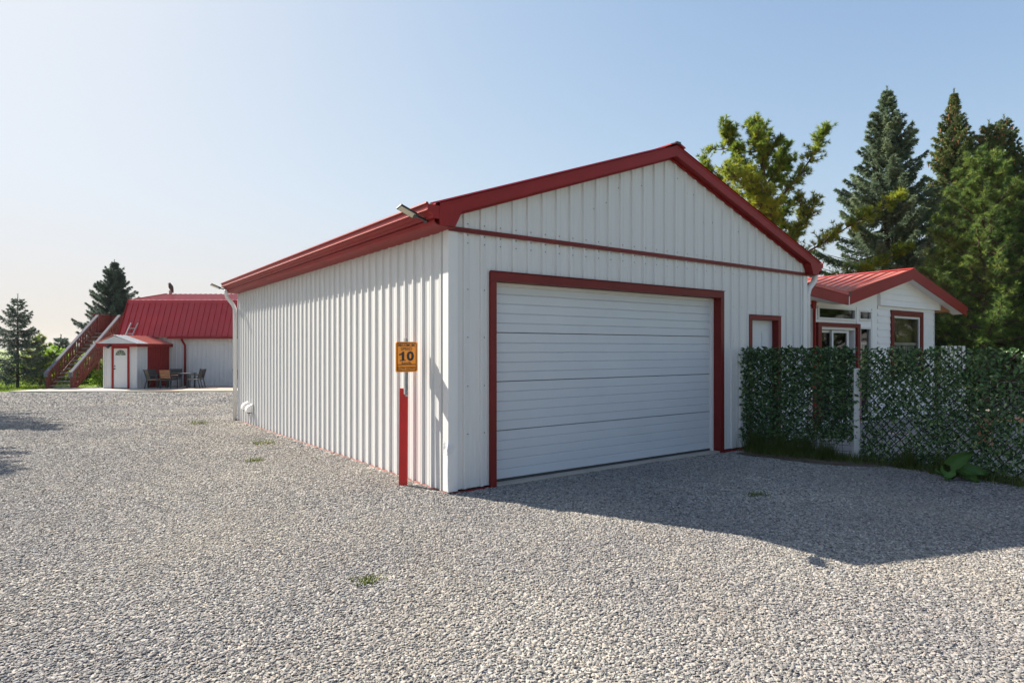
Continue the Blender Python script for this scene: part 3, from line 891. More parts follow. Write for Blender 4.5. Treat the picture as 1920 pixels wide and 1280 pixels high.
mb = MB(); mb.box(x0, x0 + .02, -.01, .14, -.1, z1); mb.box(x1 - .035, x1, -.01, .14, -.1, z1); mb.box(x0 + .021, x1 - .036, -.01, .14, z1 - .06, z1)
mb.box(1.22, 1.30, .06, .10, -.1, z1 - .061); mb.build('frame', M['white_trim'], sd, bevel=.003)
for (a, b, y, f_) in ((x0 + .021, .60, .09, .05), (.52, 1.22, .04, .06)):
    p = empty('sliding_leaf'); p.parent = sd
    mb = MB(); mb.box(a, a + f_, y, y + .035, 0, z1 - .07); mb.box(b - f_, b, y, y + .035, 0, z1 - .07); mb.box(a + f_ + .001, b - f_ - .001, y, y + .035, z1 - .12, z1 - .07)
    mb.box(a + f_ + .001, b - f_ - .001, y, y + .035, 0, .1)
    mb.build('frame', M['white_trim'], p)
    mb = MB(); mb.face([(a + f_, y + .017, .1), (b - f_, y + .017, .1), (b - f_, y + .017, z1 - .12), (a + f_, y + .017, z1 - .12)]); mb.build('pane', M['glass'], p, fix=False)
# white balusters added behind the panes to imitate a reflected railing
rail = empty('reflection_rail', HP, TH, 'white baluster railing added behind the house window glass to stand in for a reflection', 'railing')
for a, b in ((1.66, 2.10), (3.33, 4.68)):
    mb = MB(); mb.box(a, b, .052, .10, 1.72, 1.79); mb.build('top_rail', M['white_trim'], rail)
for x in list(np.arange(1.69, 2.05, .13)) + list(np.arange(3.36, 4.62, .13)): 
    mb = MB(); mb.box(x, x + .05, .06, .095, .8, 1.709); mb.build('baluster', M['white_trim'], rail)
tc = MB()
tc.tube([(.0, .75, .9), (.05, .75, 1.45), (.25, .75, 1.78), (.48, .75, 1.5), (.5, .75, .9)], [.14, .2, .16, .2, .14], 10)
o = tc.build('draped_cover', M['curtain']); o.location = HP; o.rotation_euler = (0, 0, TH)
tag(o, 'pale crumpled cover standing behind the sliding door glass of the house', 'cover')

# ------------------------------------------------------------------ barn, far left
BX, BXR, BY = -20.6, -7.0, 33.4
bgz = gz(BY)
barn = empty('barn', (BX, BY, bgz), 0, 'white metal barn with a red gambrel roof beyond the patio, far left', 'barn')
def bl(x, y, z): return (x - BX, y - BY, z - bgz)
mb = MB()
panel(mb, rib_profile(BXR - BX - .2, .2), lambda s, h: (s + .15, -h), lambda s: 0.0, lambda s: 2.34 - bgz)
mb.build('front_wall', M['white_metal'], barn, fix=False)
bp_prof = [(33.12, 2.27), (34.0, 4.24), (37.7, 4.90), (41.4, 4.24), (42.3, 2.27)]
for xx in (BX + .15, BXR - .15):
    mb = MB(); mb.face([bl(xx, BY, bgz), bl(xx, 42.0, bgz)] + [bl(xx, y, z - .03) for y, z in bp_prof[::-1]]); mb.build('gable_wall', M['white_metal'], barn)
def slope(p, q, name):
    mb = MB(); n = int((BXR - BX) / .30)
    dy, dz = q[0] - p[0], q[1] - p[1]; L = math.hypot(dy, dz); nn = Vector((0, -dz / L, dy / L))
    if nn.z < 0: nn = -nn
    for i in range(n):
        a, b = BX + i * .30, BX + (i + 1) * .30
        pts = [(a, 0), (b - .055, 0), (b - .045, .045), (b - .01, .045), (b, 0)]
        for (xa, ha), (xb, hb) in zip(pts[:-1], pts[1:]):
            P = lambda x, h, e: tuple(Vector(bl(x, *e)) + nn * h)
            mb.face([P(xa, ha, p), P(xb, hb, p), P(xb, hb, q), P(xa, ha, q)])
    return mb.build(name, M['red_roof'], barn, fix=False)
for p, q in zip(bp_prof[:-1], bp_prof[1:]): slope(p, q, 'roof_slope')
mb = MB()
for (y, z) in (bp_prof[1],):
    mb.prism([bl(BX - .05, y - .10, z - .16), bl(BX - .05, y - .03, z + .03), bl(BX - .05, y + .2, z + .07), bl(BX - .05, y + .2, z + .03), bl(BX - .05, y, z - .02)], (BXR - BX + .1, 0, 0))
mb.build('break_trim', M['red_roof'], barn)
mb = MB(); 
for p, q in zip(bp_prof[:-1], bp_prof[1:]):
    mb.bar(bl(BX - .02, *p), bl(BX - .02, *q), .05, .12)
mb.build('rake_trim', M['red_metal'], barn)
mb = MB(); mb.box(2.6, BXR - BX, -.40, -.24, 2.18 - bgz, 2.31 - bgz); mb.build('gutter', M['red_metal'], barn)
mb = MB(); mb.tube([(3.30, -.3, 2.2 - bgz), (3.33, -.25, 2.05 - bgz), (3.38, -.10, 1.85 - bgz), (3.38, -.08, 1.6 - bgz), (3.38, -.08, 0)], .055, 8); mb.build('downspout', M['red_metal'], barn, smooth=True)

# bird on a stub at the ridge end
bird = empty('hawk', (-20.35, 37.7, 4.93), 0, 'dark hawk perched upright on a short post at the barn ridge', 'bird')
mb = MB(); mb.tube([(0, 0, -.1), (0, 0, .20)], .09, 10); mb.build('perch', M['grey_wood'], bird)
mb = MB()
mb.tube([(.16, 0, .05), (.13, 0, .14), (.09, 0, .24), (.04, 0, .36), (.0, 0, .46), (-.03, 0, .53), (-.045, 0, .58), (-.06, 0, .63), (-.075, 0, .665)], [.02, .05, .09, .125, .125, .10, .075, .07, .02], 12)
mb.tube([(-.11, 0, .62), (-.15, 0, .605), (-.165, 0, .58)], [.03, .018, .004], 8)
mb.tube([(.02, .03, .26), (.01, .03, .2)], .02, 6); mb.tube([(.02, -.03, .26), (.01, -.03, .2)], .02, 6)
mb.build('body', M['bird'], bird, smooth=True)

# ladder on the barn roof
lad = empty('ladder', (-20.0, 33.2, 2.3), 0, 'short aluminium ladder leaning on the red barn roof behind the shed', 'ladder')
mb = MB()
for x in (.0, .36): mb.bar((x - .25, -.35, -.32), (x - .05, .10, .72), .035, .05)
mb.build('rail', M['galv'], lad)
for t in (.18, .45, .72):
    mb = MB(); mb.bar((-.25 + .2 * t, -.35 + .45 * t, -.32 + 1.04 * t), (.11 + .2 * t, -.35 + .45 * t, -.32 + 1.04 * t), .03, .03); mb.build('rung', M['galv'], lad)

# ------------------------------------------------------------------ shed against the barn
SXL, SXR, SYF, SYB = -19.65, -18.08, 30.46, 33.36
sz = gz(SYF) + .05
shed = empty('shed', (SXL, SYF, sz), 0, 'small shed with a white door and red side wall, built against the barn', 'shed')
SWd = SXR - SXL; SEV = 1.90 - sz; SPK = 2.29 - sz
def vpanel(mb, a, b, z0, z1, along, fixed, mi=0, out=1):
    pr = rib_profile(b - a, .1)
    if along == 'x': panel(mb, pr, lambda s, h: (a + s, fixed - out * h * .6), lambda s: z0, lambda s: z1, mi=mi)
    else: panel(mb, pr, lambda s, h: (fixed + out * h * .6, a + s), lambda s: z0, lambda s: z1, mi=mi)
mb = MB(); dx0, dx1 = .48, 1.15
vpanel(mb, 0, dx0 - .08, 0, SEV - .12, 'x', 0); vpanel(mb, dx1 + .08, SWd, 0, SEV - .12, 'x', 0)
mb.face([(0, 0, SEV - .12), (SWd, 0, SEV - .12), (SWd, 0, SEV), (SWd / 2, 0, SPK - .05), (0, 0, SEV)])
vpanel(mb, 0, .85, 0, SEV, 'y', SWd); vpanel(mb, 0, SYB - SYF, 0, SEV, 'y', 0, out=-1)
mb.build('wall', M['white_metal'], shed, fix=False)
mb = MB(); vpanel(mb, .85, SYB - SYF, 0, SEV, 'y', SWd); mb.build('side_wall', M['red_metal'], shed, fix=False)
for q in ((-.02, .03, -.03, .01), (SWd, SWd + .03, -.03, .03), (SWd + .001, SWd + .03, .80, .86)):
    mb = MB(); mb.box(*q, 0, SEV); mb.build('corner_trim', M['white_trim'], shed)
mb = MB(); mb.box(-.16, SWd + .18, -.34, -.28, SEV - .15, SEV + .0); mb.box(SWd + .14, SWd + .20, -.27, SYB - SYF, SEV - .15, SEV - .0); mb.box(-.18, -.13, -.27, SYB - SYF, SEV - .15, SEV)
mb.face([(-.15, -.28, SEV - .13), (SWd + .15, -.28, SEV - .13), (SWd + .15, 0, SEV - .13), (-.15, 0, SEV - .13)])
mb.build('fascia', M['red_metal'], shed)
mb = MB(); px_ = SWd / 2 - .10
mb.prism([(-.17, -.33, SEV + .005), (SWd + .17, -.33, SEV + .005), (px_, -.33, SPK - .03)], (0, .02, 0)); mb.build('gable_panel', M['white_metal'], shed)
for (xa, name) in ((SWd + .20, 'roof_slope'), (-.20, 'roof_slope')):
    mb = MB()
    n = 13
    for i in range(n):
        y0_, y1_ = -.36 + i * .26, -.36 + (i + 1) * .26
        if y1_ > SYB - SYF + .1: y1_ = SYB - SYF + .1
        mi = 0 if (i < 4 and xa > 0) else 1
        mb.prism([(px_, y0_, SPK), (xa, y0_, SEV - .01), (xa, y0_, SEV + .01), (px_, y0_, SPK + .02)], (0, y1_ - y0_ - .002, 0), mi)
        mb.prism([(px_, y0_, SPK + .02), (xa, y0_, SEV + .01), (xa, y0_, SEV + .035), (px_, y0_, SPK + .045)], (0, .04, 0), mi)
    mb.build(name, [M['white_metal'], M['sheen_roof']], shed)
dr = empty('door'); dr.parent = shed
mb = MB(); mb.box(dx0 - .08, dx0, -.05, .03, 0, 1.93); mb.box(dx1, dx1 + .08, -.05, .03, 0, 1.93); mb.box(dx0 - .08, dx1 + .08, -.05, .03, 1.931, 2.03); mb.build('frame', M['red_metal'], dr)
mb = MB(); mb.box(dx0 + .002, dx1 - .002, -.02, .02, .03, 1.928); mb.build('door_leaf', M['white_trim'], dr)
mb = MB(); cxm = (dx0 + dx1) / 2
mb.prism([(cxm + math.cos(a) * .24, -.026, 1.60 + math.sin(a) * .25) for a in np.linspace(0, math.pi, 14)], (0, .005, 0)); mb.build('fanlight', M['glass'], dr)
mb = MB()
for a in (36, 72, 108, 144): mb.bar((cxm, -.028, 1.60), (cxm + .24 * math.cos(math.radians(a)), -.028, 1.60 + .24 * math.sin(math.radians(a))), .012, .006, up=(0, 1, 0))
mb.build('muntin', M['white_trim'], dr)
mb = MB(); mb.tube([(dx0 + .06, -.02, .95), (dx0 + .06, -.08, .95)], .028, 8); mb.build('handle', M['dark_metal'], dr)
mb = MB(); mb.tube([(dx0 + .06, -.02, 1.08), (dx0 + .06, -.05, 1.08)], .025, 8); mb.build('lock', M['dark_metal'], dr)
pl = MB(); pl.tube([(0, 0, .03), (0, -.1, .0), (-.02, -.16, -.06)], [.05, .07, .075], 8); pl.box(-.06, .06, -.01, .02, -.03, .08)
o = pl.build('wall_lamp', M['black']); o.location = (SXL + .50, SYF - .34, sz + SEV - .12)
tag(o, 'small black lamp on the red fascia above the white shed door', 'lamp')

# ------------------------------------------------------------------ stairs to the barn loft
stz = gz(31.0)
st = empty('staircase', (-22.74, 31.0, stz), 0, 'dark red wooden outdoor staircase with grey handrails leading up to the barn loft', 'staircase')
W, RUN, RISE = 1.24, 3.62, 2.86
mb_t = 14
for i in range(mb_t):
    t = (i + .5) / mb_t
    mb = MB(); mb.box(.06, W - .06, RUN * t - .14, RUN * t + .14, RISE * t + .03, RISE * t + .075); mb.build('tread', M['grey_wood'], st)
for x in (.02, W - .02):
    mb = MB(); mb.prism([(x - .025, -.10, 0), (x - .025, .22, 0), (x - .025, RUN, RISE - .24), (x - .025, RUN, RISE + .10)], (.05, 0, 0)); mb.build('stringer', M['red_wood'], st)
    mb = MB()
    nb = 18
    for k in range(nb):
        y0_ = .05 + k * (RUN - .1) / nb; y1_ = y0_ + (RUN - .1) / nb
        f0, f1 = y0_ / RUN * RISE, y1_ / RUN * RISE
        wdt = y1_ - y0_
        c = (k * 37) % 5
        lo, hi = .10, .84
        def zz(y, h): return y / RUN * RISE + h
        # carved boards: full at top and foot, waisted between, so that slots and lozenges show between them
        n_ = .055 if c in (0, 2, 3) else .03
        prof = [(0, lo), (0, .20), (n_, .26), (n_ * .4, .33), (n_, .38), (n_, .60), (n_ * .2, .66), (n_, .70), (0, .76), (0, hi)]
        L_ = [(y0_ + a, zz(y0_ + a, h)) for a, h in prof]; R_ = [(y1_ - a, zz(y1_ - a, h)) for a, h in prof]
        for j in range(len(prof) - 1):
            q = [L_[j], R_[j], R_[j + 1], L_[j + 1]]
            mb.prism([(x - .012, y, z) for y, z in q], (.024, 0, 0))
    mb.build('balustrade', M['red_wood'], st)
    mb = MB(); mb.bar((x, -.16, .80), (x, RUN + .05, RISE + .94), .15, .06); mb.box(x - .085, x + .085, -.20, -.12, .60, .83); mb.build('handrail', M['rail_cap'], st)
    mb = MB(); mb.box(x - .06, x + .06, -.10, .03, 0, .84); mb.build('newel_post', M['red_wood'], st)
    mb = MB(); mb.box(x - .06, x + .06, RUN - .02, RUN + .10, 0 if x < .5 else .0, RISE + .92); mb.build('newel_post', M['red_wood'], st)
mb = MB(); mb.box(-.35, 2.1, RUN + .11, RUN + 1.7, RISE - .05, RISE + .06); mb.build('landing', M['red_wood'], st)
mb = MB()
for k in range(13):
    x = -.30 + k * .185; mb.box(x, x + .165, RUN + 1.62, RUN + 1.65, RISE + .061, RISE + .98)
mb.build('landing_balustrade', M['red_wood'], st); mb = MB()
for k in range(5):
    x = W + .10 + k * .15; mb.box(x, x + .135, RUN + .14, RUN + .17, RISE + .061, RISE + .96)
mb.build('landing_balustrade', M['red_wood'], st); mb = MB()
for k in range(8):
    y = RUN + .2 + k * .18; mb.box(-.33, -.30, y, y + .16, RISE + .061, RISE + .98)
mb.build('landing_balustrade', M['red_wood'], st)
mb = MB(); mb.box(-.38, 2.05, RUN + 1.58, RUN + 1.70, RISE + .981, RISE + 1.04); mb.box(-.38, -.26, RUN + .12, RUN + 1.579, RISE + .981, RISE + 1.04); mb.build('landing_handrail', M['red_wood'], st)
mb = MB(); mb.box(W + .10, 2.05, RUN + .10, RUN + .20, RISE + .965, RISE + 1.02); mb.build('landing_handrail', M['red_wood'], st)
mb = MB()
for (x, y) in ((-.25, RUN + 1.5), (1.9, RUN + 1.5), (W + .2, RUN + .2)):
    mb = MB(); mb.box(x - .07, x + .07, y - .07, y + .07, -.2, RISE - .051); mb.build('landing_post', M['grey_wood'], st)

# ------------------------------------------------------------------ patio furniture
def make_chair(back, slats):
    t = empty('patio_chair', (0, 0, 0))
    for (x, y, lean) in ((-.26, -.25, 0), (.26, -.25, 0)):
        mb = MB(); mb.bar((x, y, 0), (x, y + .03, .62), .035, .035); mb.build('leg', M['dark_metal'], t)
    for x in (-.26, .26):
        mb = MB(); mb.bar((x, .32, 0), (x, .22, .42), .035, .035); mb.bar((x, .22, .42), (x, .36, .92), .035, .035); mb.build('leg', M['dark_metal'], t)
        mb = MB(); mb.bar((x, -.26, .635), (x, .28, .635), .055, .025); mb.build('armrest', M['tan_wood'] if slats else M['dark_metal'], t)
    mb = MB(); mb.box(-.24, .24, -.24, .24, .40, .44); mb.build('seat', back, t)
    mb = MB()
    if slats:
        for k in range(6):
            z = .50 + k * .068; y = .245 + (z - .42) * .28; mb.box(-.24, .24, y, y + .02, z, z + .05)
    else:
        mb.prism([(-.24, .245, .46), (.24, .245, .46), (.24, .36, .90), (-.24, .36, .90)], (0, .02, .0))
    mb.build('backrest', M['tan_wood'] if slats else back, t)
    return t
PATZ = lambda y: gz(y) + .055
ca = make_chair(M['sling'], False); ca.location = (-17.30, 30.55, PATZ(30.6)); ca.rotation_euler = (0, 0, math.radians(100)); tag(ca, 'tan sling patio chair left of the table, in front of the red shed wall', 'chair', 'patio chairs round the table')
cb = make_chair(M['sling_dark'], True); cb.location = (-16.45, 30.35, PATZ(30.4)); cb.rotation_euler = (0, 0, math.radians(176)); tag(cb, 'patio chair with a slatted wood backrest at the front of the table', 'chair', 'patio chairs round the table')
cc = make_chair(M['sling_dark'], False); cc.location = (-15.45, 30.75, PATZ(30.8)); cc.rotation_euler = (0, 0, math.radians(-75)); tag(cc, 'dark patio chair at the right end of the table, rightmost of the two', 'chair', 'patio chairs round the table')
for (x, y, r, lab) in ((-15.75, 31.55, -35, 'dark patio chair behind the right end of the table, against the white barn wall'), (-17.15, 32.2, 20, 'dark patio chair behind the table, at the corner of the red shed wall'), (-18.0 + .35, 31.5, 80, 'dark patio chair behind the tan one, against the red shed wall'), (-13.35, 31.3, 170, 'dark patio chair half hidden by the far corner of the garage')):
    c = copy_tree(cc); c.location = (x, y, PATZ(y)); c.rotation_euler = (0, 0, math.radians(r)); c["label"] = lab
tb = empty('patio_table', (-16.55, 31.3, PATZ(31.3)), 0, 'dark patio table between the chairs in front of the barn', 'table')
mb = MB(); mb.box(-.75, .75, -.45, .45, .69, .72); mb.build('tabletop', M['dark_metal'], tb, bevel=.01)
for (x, y) in ((-.66, -.37), (.66, -.37), (.66, .37), (-.66, .37)):
    mb = MB(); mb.box(x - .03, x + .03, y - .03, y + .03, 0, .689); mb.build('leg', M['dark_metal'], tb)

# ------------------------------------------------------------------ foliage generators
def unit(a): return a / np.maximum(np.linalg.norm(a, axis=-1, keepdims=True), 1e-9)
def needles(P, D, n, L, spread, w, g, tint, tj=.18):
    "n thin triangular blades from every point P around direction D"
    N = len(P)
    P = np.repeat(P, n, 0); D = unit(np.repeat(D, n, 0)); T = np.repeat(tint, n) + g.normal(0, tj, N * n)
    r = unit(g.normal(size=(N * n, 3))); r = unit(r - D * (r * D).sum(1, keepdims=True))
    sp = spread * (0.6 + 0.5 * g.random((N * n, 1)))
    d = unit(D * np.cos(sp) + r * np.sin(sp))
    s = unit(np.cross(d, unit(g.normal(size=(N * n, 3)))))
    ll = L * (0.7 + 0.5 * g.random((N * n, 1)))
    a = P - s * w / 2; b = P + s * w / 2; c = P + d * ll
    V = np.stack([a, b, c], 1).reshape(-1, 3)
    F = np.arange(len(V)).reshape(-1, 3)
    return V, F, np.clip(T, 0, 1)
def merge(parts):
    Vs, Fs, Ts, o = [], [], [], 0
    for V, F, T in parts:
        Vs.append(V); Fs.append(F + o); Ts.append(T); o += len(V)
    return np.concatenate(Vs), np.concatenate(Fs), np.concatenate(Ts)

def spruce(loc, H, R, label, mat, seed, z0=.4, dens=1.0, px=30.0, cones=0, group=None, tops=None, droop=0.0, taper=.85, name='spruce_tree', scale_n=1.0):
    g = np.random.default_rng(seed)
    root = empty(name, loc, 0, label, 'tree', group)
    tops = tops or [(0, 0, H, 1.0)]
    parts = []; conepts = []
    mbt = MB()
    for (tx, ty, th, tr) in tops:
        mbt.tube([(0, 0, -.3), (tx * .3, ty * .3, th * .3), (tx * .8, ty * .8, th * .65), (tx, ty, th)], [H * .016, H * .013, H * .007, .006], 8)
        z = z0
        while z < th - .22:
            f = (z - z0) / (th - z0)
            nb = int(g.integers(5, 8))
            a0 = g.random() * 6.28
            for k in range(nb):
                az = a0 + k * 6.283 / nb + g.normal(0, .22)
                L = (R * tr * (1 - f) ** taper * (0.58 + .56 * g.random()) * min(1, .62 + 3.2 * (1 - f)) + .04 + .06 * min(1, 6 * (1 - f)))
                el = -.18 - droop + .72 * f ** 1.6 + g.normal(0, .09)
                m = max(3, int(L / .10))
                t = np.linspace(0, 1, m)
                rad = L * t * np.cos(el); up = L * t * np.sin(el) + L * .20 * t ** 2.2 * (1 - f * .5) - L * .10 * np.sin(t * 3.14)
                cx = tx * min(1, z / th * 1.25); cy = ty * min(1, z / th * 1.25)
                B = np.stack([cx + rad * math.cos(az), cy + rad * math.sin(az), z + up], 1)
                if L > .5: mbt.tube([B[0], B[m // 2], B[-1]], [.010 + .012 * L, .008 + .006 * L, .004], 4, cap=False)
                dirv = unit(np.gradient(B, axis=0))
                lat = np.stack([-np.sin(az) * np.ones(m), np.cos(az) * np.ones(m), np.zeros(m)], 1)
                bt = float(np.clip(.42 + g.normal(0, .16), 0, 1))
                # twigs either side and a little below
                keep = t > (0.10 if L > .8 else 0.03)
                for sgn in (-1, 1, 0):
                    if sgn == 0 and L < .35: continue
                    Q = B[keep]; dd = dirv[keep]; ll = lat[keep]; tt = t[keep]
                    if len(Q) == 0: continue
                    rep = max(1, int(round(1.5 * dens)))
                    Q = np.repeat(Q, rep, 0); dd = np.repeat(dd, rep, 0); ll = np.repeat(ll, rep, 0); tt = np.repeat(tt, rep)
                    Q = Q + dd * (g.random((len(Q), 1)) - .5) * L / m
                    tl = (0.05 + .36 * min(L, 1.5) * (1.04 - tt)) * (0.45 + .95 * g.random(len(Q)))
                    td = unit(dd * (.75 + .2 * g.random((len(Q), 1))) + ll * sgn * .8 + np.array([0, 0, -.28 if sgn else -.75]) + g.normal(0, .16, (len(Q), 3)))
                    ns = 3
                    for q in range(ns):
                        u_ = (q + .6) / ns
                        PP = Q + td * (tl * u_)[:, None] + np.array([0, 0, -.03]) * u_
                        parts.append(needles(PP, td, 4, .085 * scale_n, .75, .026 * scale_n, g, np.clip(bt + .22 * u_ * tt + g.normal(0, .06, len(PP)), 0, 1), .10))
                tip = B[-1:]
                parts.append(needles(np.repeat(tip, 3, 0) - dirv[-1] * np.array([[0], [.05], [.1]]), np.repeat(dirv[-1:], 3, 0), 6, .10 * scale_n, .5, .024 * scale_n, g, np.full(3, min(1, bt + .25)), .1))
                if cones and f > .35 and g.random() < .75:
                    for _ in range(int(g.integers(1, cones + 1))):
                        i = int(g.integers(max(1, m // 3), m)); conepts.append(B[i] + np.array([g.normal(0, .05), g.normal(0, .05), -.05]))
            z += (0.16 + .22 * (1 - f)) * (0.8 + .4 * g.random()) / dens ** .5
        # leader
        ld = np.linspace(th - .75, th, 9); P = np.stack([np.full(9, tx), np.full(9, ty), ld], 1)
        parts.append(needles(P, np.tile([[0, 0, 1.0]], (9, 1)), 10, .10 * scale_n, .55, .024 * scale_n, g, np.full(9, .45)))
    V, F, T = merge(parts)
    npmesh('crown', V, F, mat, root, T)
    mbt.build('trunk', M['bark'], root, smooth=True, fix=False)
    if conepts:
        mc = MB()
        for p in conepts:
            l = .13 + .05 * g.random(); mc.tube([p, p + np.array([g.normal(0, .01), g.normal(0, .01), -l * .4]), p + np.array([0, 0, -l])], [.014, .027, .006], 5, cap=False)
        o = mc.build('cones', M['cone'], root, fix=False); o["kind"] = 'stuff'
    return root

def limb_pts(pts, n):
    pts = np.array(pts, float); d = np.r_[0, np.cumsum(np.linalg.norm(np.diff(pts, axis=0), axis=1))]
    t = np.linspace(0, d[-1], n); return np.stack([np.interp(t, d, pts[:, k]) for k in range(3)], 1)
def pine_from_limbs(root, trunk, limbs, mat, seed, nl=.13, per=26, width=.013, more=0):
    g = np.random.default_rng(seed); parts = []; mb = MB()
    mb.tube(trunk[0], trunk[1], 8)
    for (pts, r0, bush, ty) in limbs:
        L = sum((Vector(b) - Vector(a)).length for a, b in zip(pts[:-1], pts[1:]))
        m = max(6, int(L / .09)); B = limb_pts(pts, m)
        B += np.cumsum(g.normal(0, .012, B.shape), 0)
        mb.tube([tuple(p) for p in B[::max(1, m // 8)]] + [tuple(B[-1])], list(np.linspace(r0, .008, len(B[::max(1, m // 8)]) + 1)), 6, cap=False)
        D = unit(np.gradient(B, axis=0))
        for i in range(m):
            f = i / (m - 1)
            if f < .18: continue
            clump = .5 + .5 * math.sin(i * .09 * 5.5 + r0 * 170)
            if more and clump < .10 and f < .85: continue
            for _ in range(int(g.integers(2, 4) + more)):
                dv = unit(D[i] * .7 + g.normal(0, .72, 3) + np.array([0, 0, .22]))
                sl = bush * (.22 + 1.05 * g.random() ** 1.4) * (1.0 - .5 * f)
                S = B[i] + dv * np.linspace(.2, 1, 6)[:, None] * sl
                S += np.array([0, 0, 1.0]) * (np.linspace(0, 1, 6) ** 2 * .14 * sl)[:, None]
                mb.tube([tuple(B[i]), tuple(S[2]), tuple(S[-1])], [.010, .007, .004], 4, cap=False)
                cl = float(np.clip(ty + g.normal(0, .22), 0, 1))
                k0 = 1 if not more else 3
                dS = np.repeat(dv[None], 6 - k0, 0) + np.array([0, 0, .2])
                parts.append(needles(S[k0:], dS, per // 4, nl, .95, width, g, np.full(6 - k0, cl), .12))
                parts.append(needles(S[-1:], dS[-1:], per, nl * 1.05, .85, width, g, np.full(1, min(1, cl + .12)), .12))
        parts.append(needles(B[-2:], D[-2:], per, nl, .7, width, g, np.full(2, ty)))
    V, F, T = merge(parts)
    npmesh('crown', V, F, mat, root, T)
    mb.build('trunk', M['bark'], root, smooth=True, fix=False)

def pine(loc, H, R, label, mat, seed, z0=.5, group=None, nl=.14, ty=.45, bush=.36, dens=1.0):
    g = np.random.default_rng(seed)
    root = empty('pine_tree', loc, 0, label, 'tree', group)
    limbs = []; z = z0
    while z < H - .3:
        f = (z - z0) / (H - z0); nb = int(g.integers(4, 7))
        a0 = g.random() * 6.28
        for k in range(nb):
            az = a0 + k * 6.283 / nb + g.normal(0, .25); L = R * (1 - f) ** .95 * (.65 + .5 * g.random()) + .18; el = -.02 + .75 * f + g.normal(0, .12)
            c, s = math.cos(az), math.sin(az)
            limbs.append(([(0, 0, z), (c * L * .5, s * L * .5, z + L * .5 * math.sin(el) - .02 * L), (c * L, s * L, z + L * math.sin(el) + .16 * L)], .012 + .014 * L, bush * (.6 + .5 * (1 - f)), float(np.clip(ty + g.normal(0, .12), 0, 1))))
        z += (.26 + .30 * (1 - f)) * (.8 + .4 * g.random()) / dens
    limbs.append(([(0, 0, H - .7), (.02, 0, H - .3), (0, 0, H)], .02, .2, ty))
    pine_from_limbs(root, ([(0, 0, -.3), (.03, 0, H * .5), (0, 0, H)], [H * .018, H * .011, .012]), limbs, mat, seed + 1, nl)
    return root

def leaf_cloud(blobs, n, size, g, aspect=.6):
    "leaf quads filling lumpy ellipsoids: blobs = (centre, radii, share)"
    Vs, Ts = [], []
    for (c, r, sh) in blobs:
        k = int(n * sh)
        d = unit(g.normal(size=(k, 3))); rr = (g.random((k, 1)) ** .45)
        P = np.array(c) + d * rr * np.array(r) * (1 + .18 * np.sin(d[:, :1] * 5 + d[:, 1:2] * 7))
        a = unit(g.normal(size=(k, 3))); b = unit(np.cross(a, g.normal(size=(k, 3))))
        s = size * (.6 + .8 * g.random((k, 1)))
        Vs.append(np.stack([P - a * s, P + b * s * aspect, P + a * s, P - b * s * aspect], 1).reshape(-1, 3))
        Ts.append(np.clip(.5 + g.normal(0, .2, k), 0, 1))
    V = np.concatenate(Vs); F = np.arange(len(V)).reshape(-1, 4)
    return V, F, np.concatenate(Ts)
def shrub(name, loc, blobs, n, size, label, cat, mat, seed, group=None, stems=True):
    g = np.random.default_rng(seed); root = empty(name, loc, 0, label, cat, group)
    V, F, T = leaf_cloud(blobs, n, size, g); npmesh('foliage', V, F, mat, root, T)
    if stems:
        mb = MB()
        for (c, r, sh) in blobs: mb.tube([(c[0] * .2, c[1] * .2, -.05), (c[0] * .6, c[1] * .6, c[2] * .5), tuple(c)], [.03, .02, .006], 5, cap=False)
        mb.build('stem', M['bark'], root, fix=False)
    return root

# ------------------------------------------------------------------ trees on the right
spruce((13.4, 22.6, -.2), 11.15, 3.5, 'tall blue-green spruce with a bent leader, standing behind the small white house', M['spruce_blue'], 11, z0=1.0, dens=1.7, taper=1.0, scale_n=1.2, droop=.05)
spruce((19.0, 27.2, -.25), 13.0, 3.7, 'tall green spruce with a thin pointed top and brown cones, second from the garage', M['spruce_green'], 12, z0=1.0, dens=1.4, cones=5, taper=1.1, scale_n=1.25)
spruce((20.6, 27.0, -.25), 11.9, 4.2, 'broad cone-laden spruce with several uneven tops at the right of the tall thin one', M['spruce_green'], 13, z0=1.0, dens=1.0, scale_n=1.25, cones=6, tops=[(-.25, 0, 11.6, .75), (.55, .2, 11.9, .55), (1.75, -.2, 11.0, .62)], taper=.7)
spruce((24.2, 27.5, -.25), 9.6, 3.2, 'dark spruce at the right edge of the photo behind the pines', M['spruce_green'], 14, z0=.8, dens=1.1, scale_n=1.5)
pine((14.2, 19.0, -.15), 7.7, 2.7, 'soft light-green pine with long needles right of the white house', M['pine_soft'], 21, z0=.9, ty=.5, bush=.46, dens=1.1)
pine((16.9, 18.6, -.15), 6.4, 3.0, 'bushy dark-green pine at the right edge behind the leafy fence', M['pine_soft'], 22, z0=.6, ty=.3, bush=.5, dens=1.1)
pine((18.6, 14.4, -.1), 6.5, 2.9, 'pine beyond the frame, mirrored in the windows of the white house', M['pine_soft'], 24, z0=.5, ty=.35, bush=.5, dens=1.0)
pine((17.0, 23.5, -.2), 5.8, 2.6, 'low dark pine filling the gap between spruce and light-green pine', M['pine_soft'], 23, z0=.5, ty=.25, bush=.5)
g_ = np.random.default_rng(5)
shrub('leafy_bush', (16.1, 20.6, -.17), [((0, 0, 2.6), (.9, .8, .8), .5), ((.4, 0, 3.4), (.6, .6, .55), .3), ((-.5, .2, 1.6), (.8, .7, .9), .2)], 2600, .07, 'bright broad-leaved bush among the pines above the fence', 'bush', M['broadleaf'], 31)
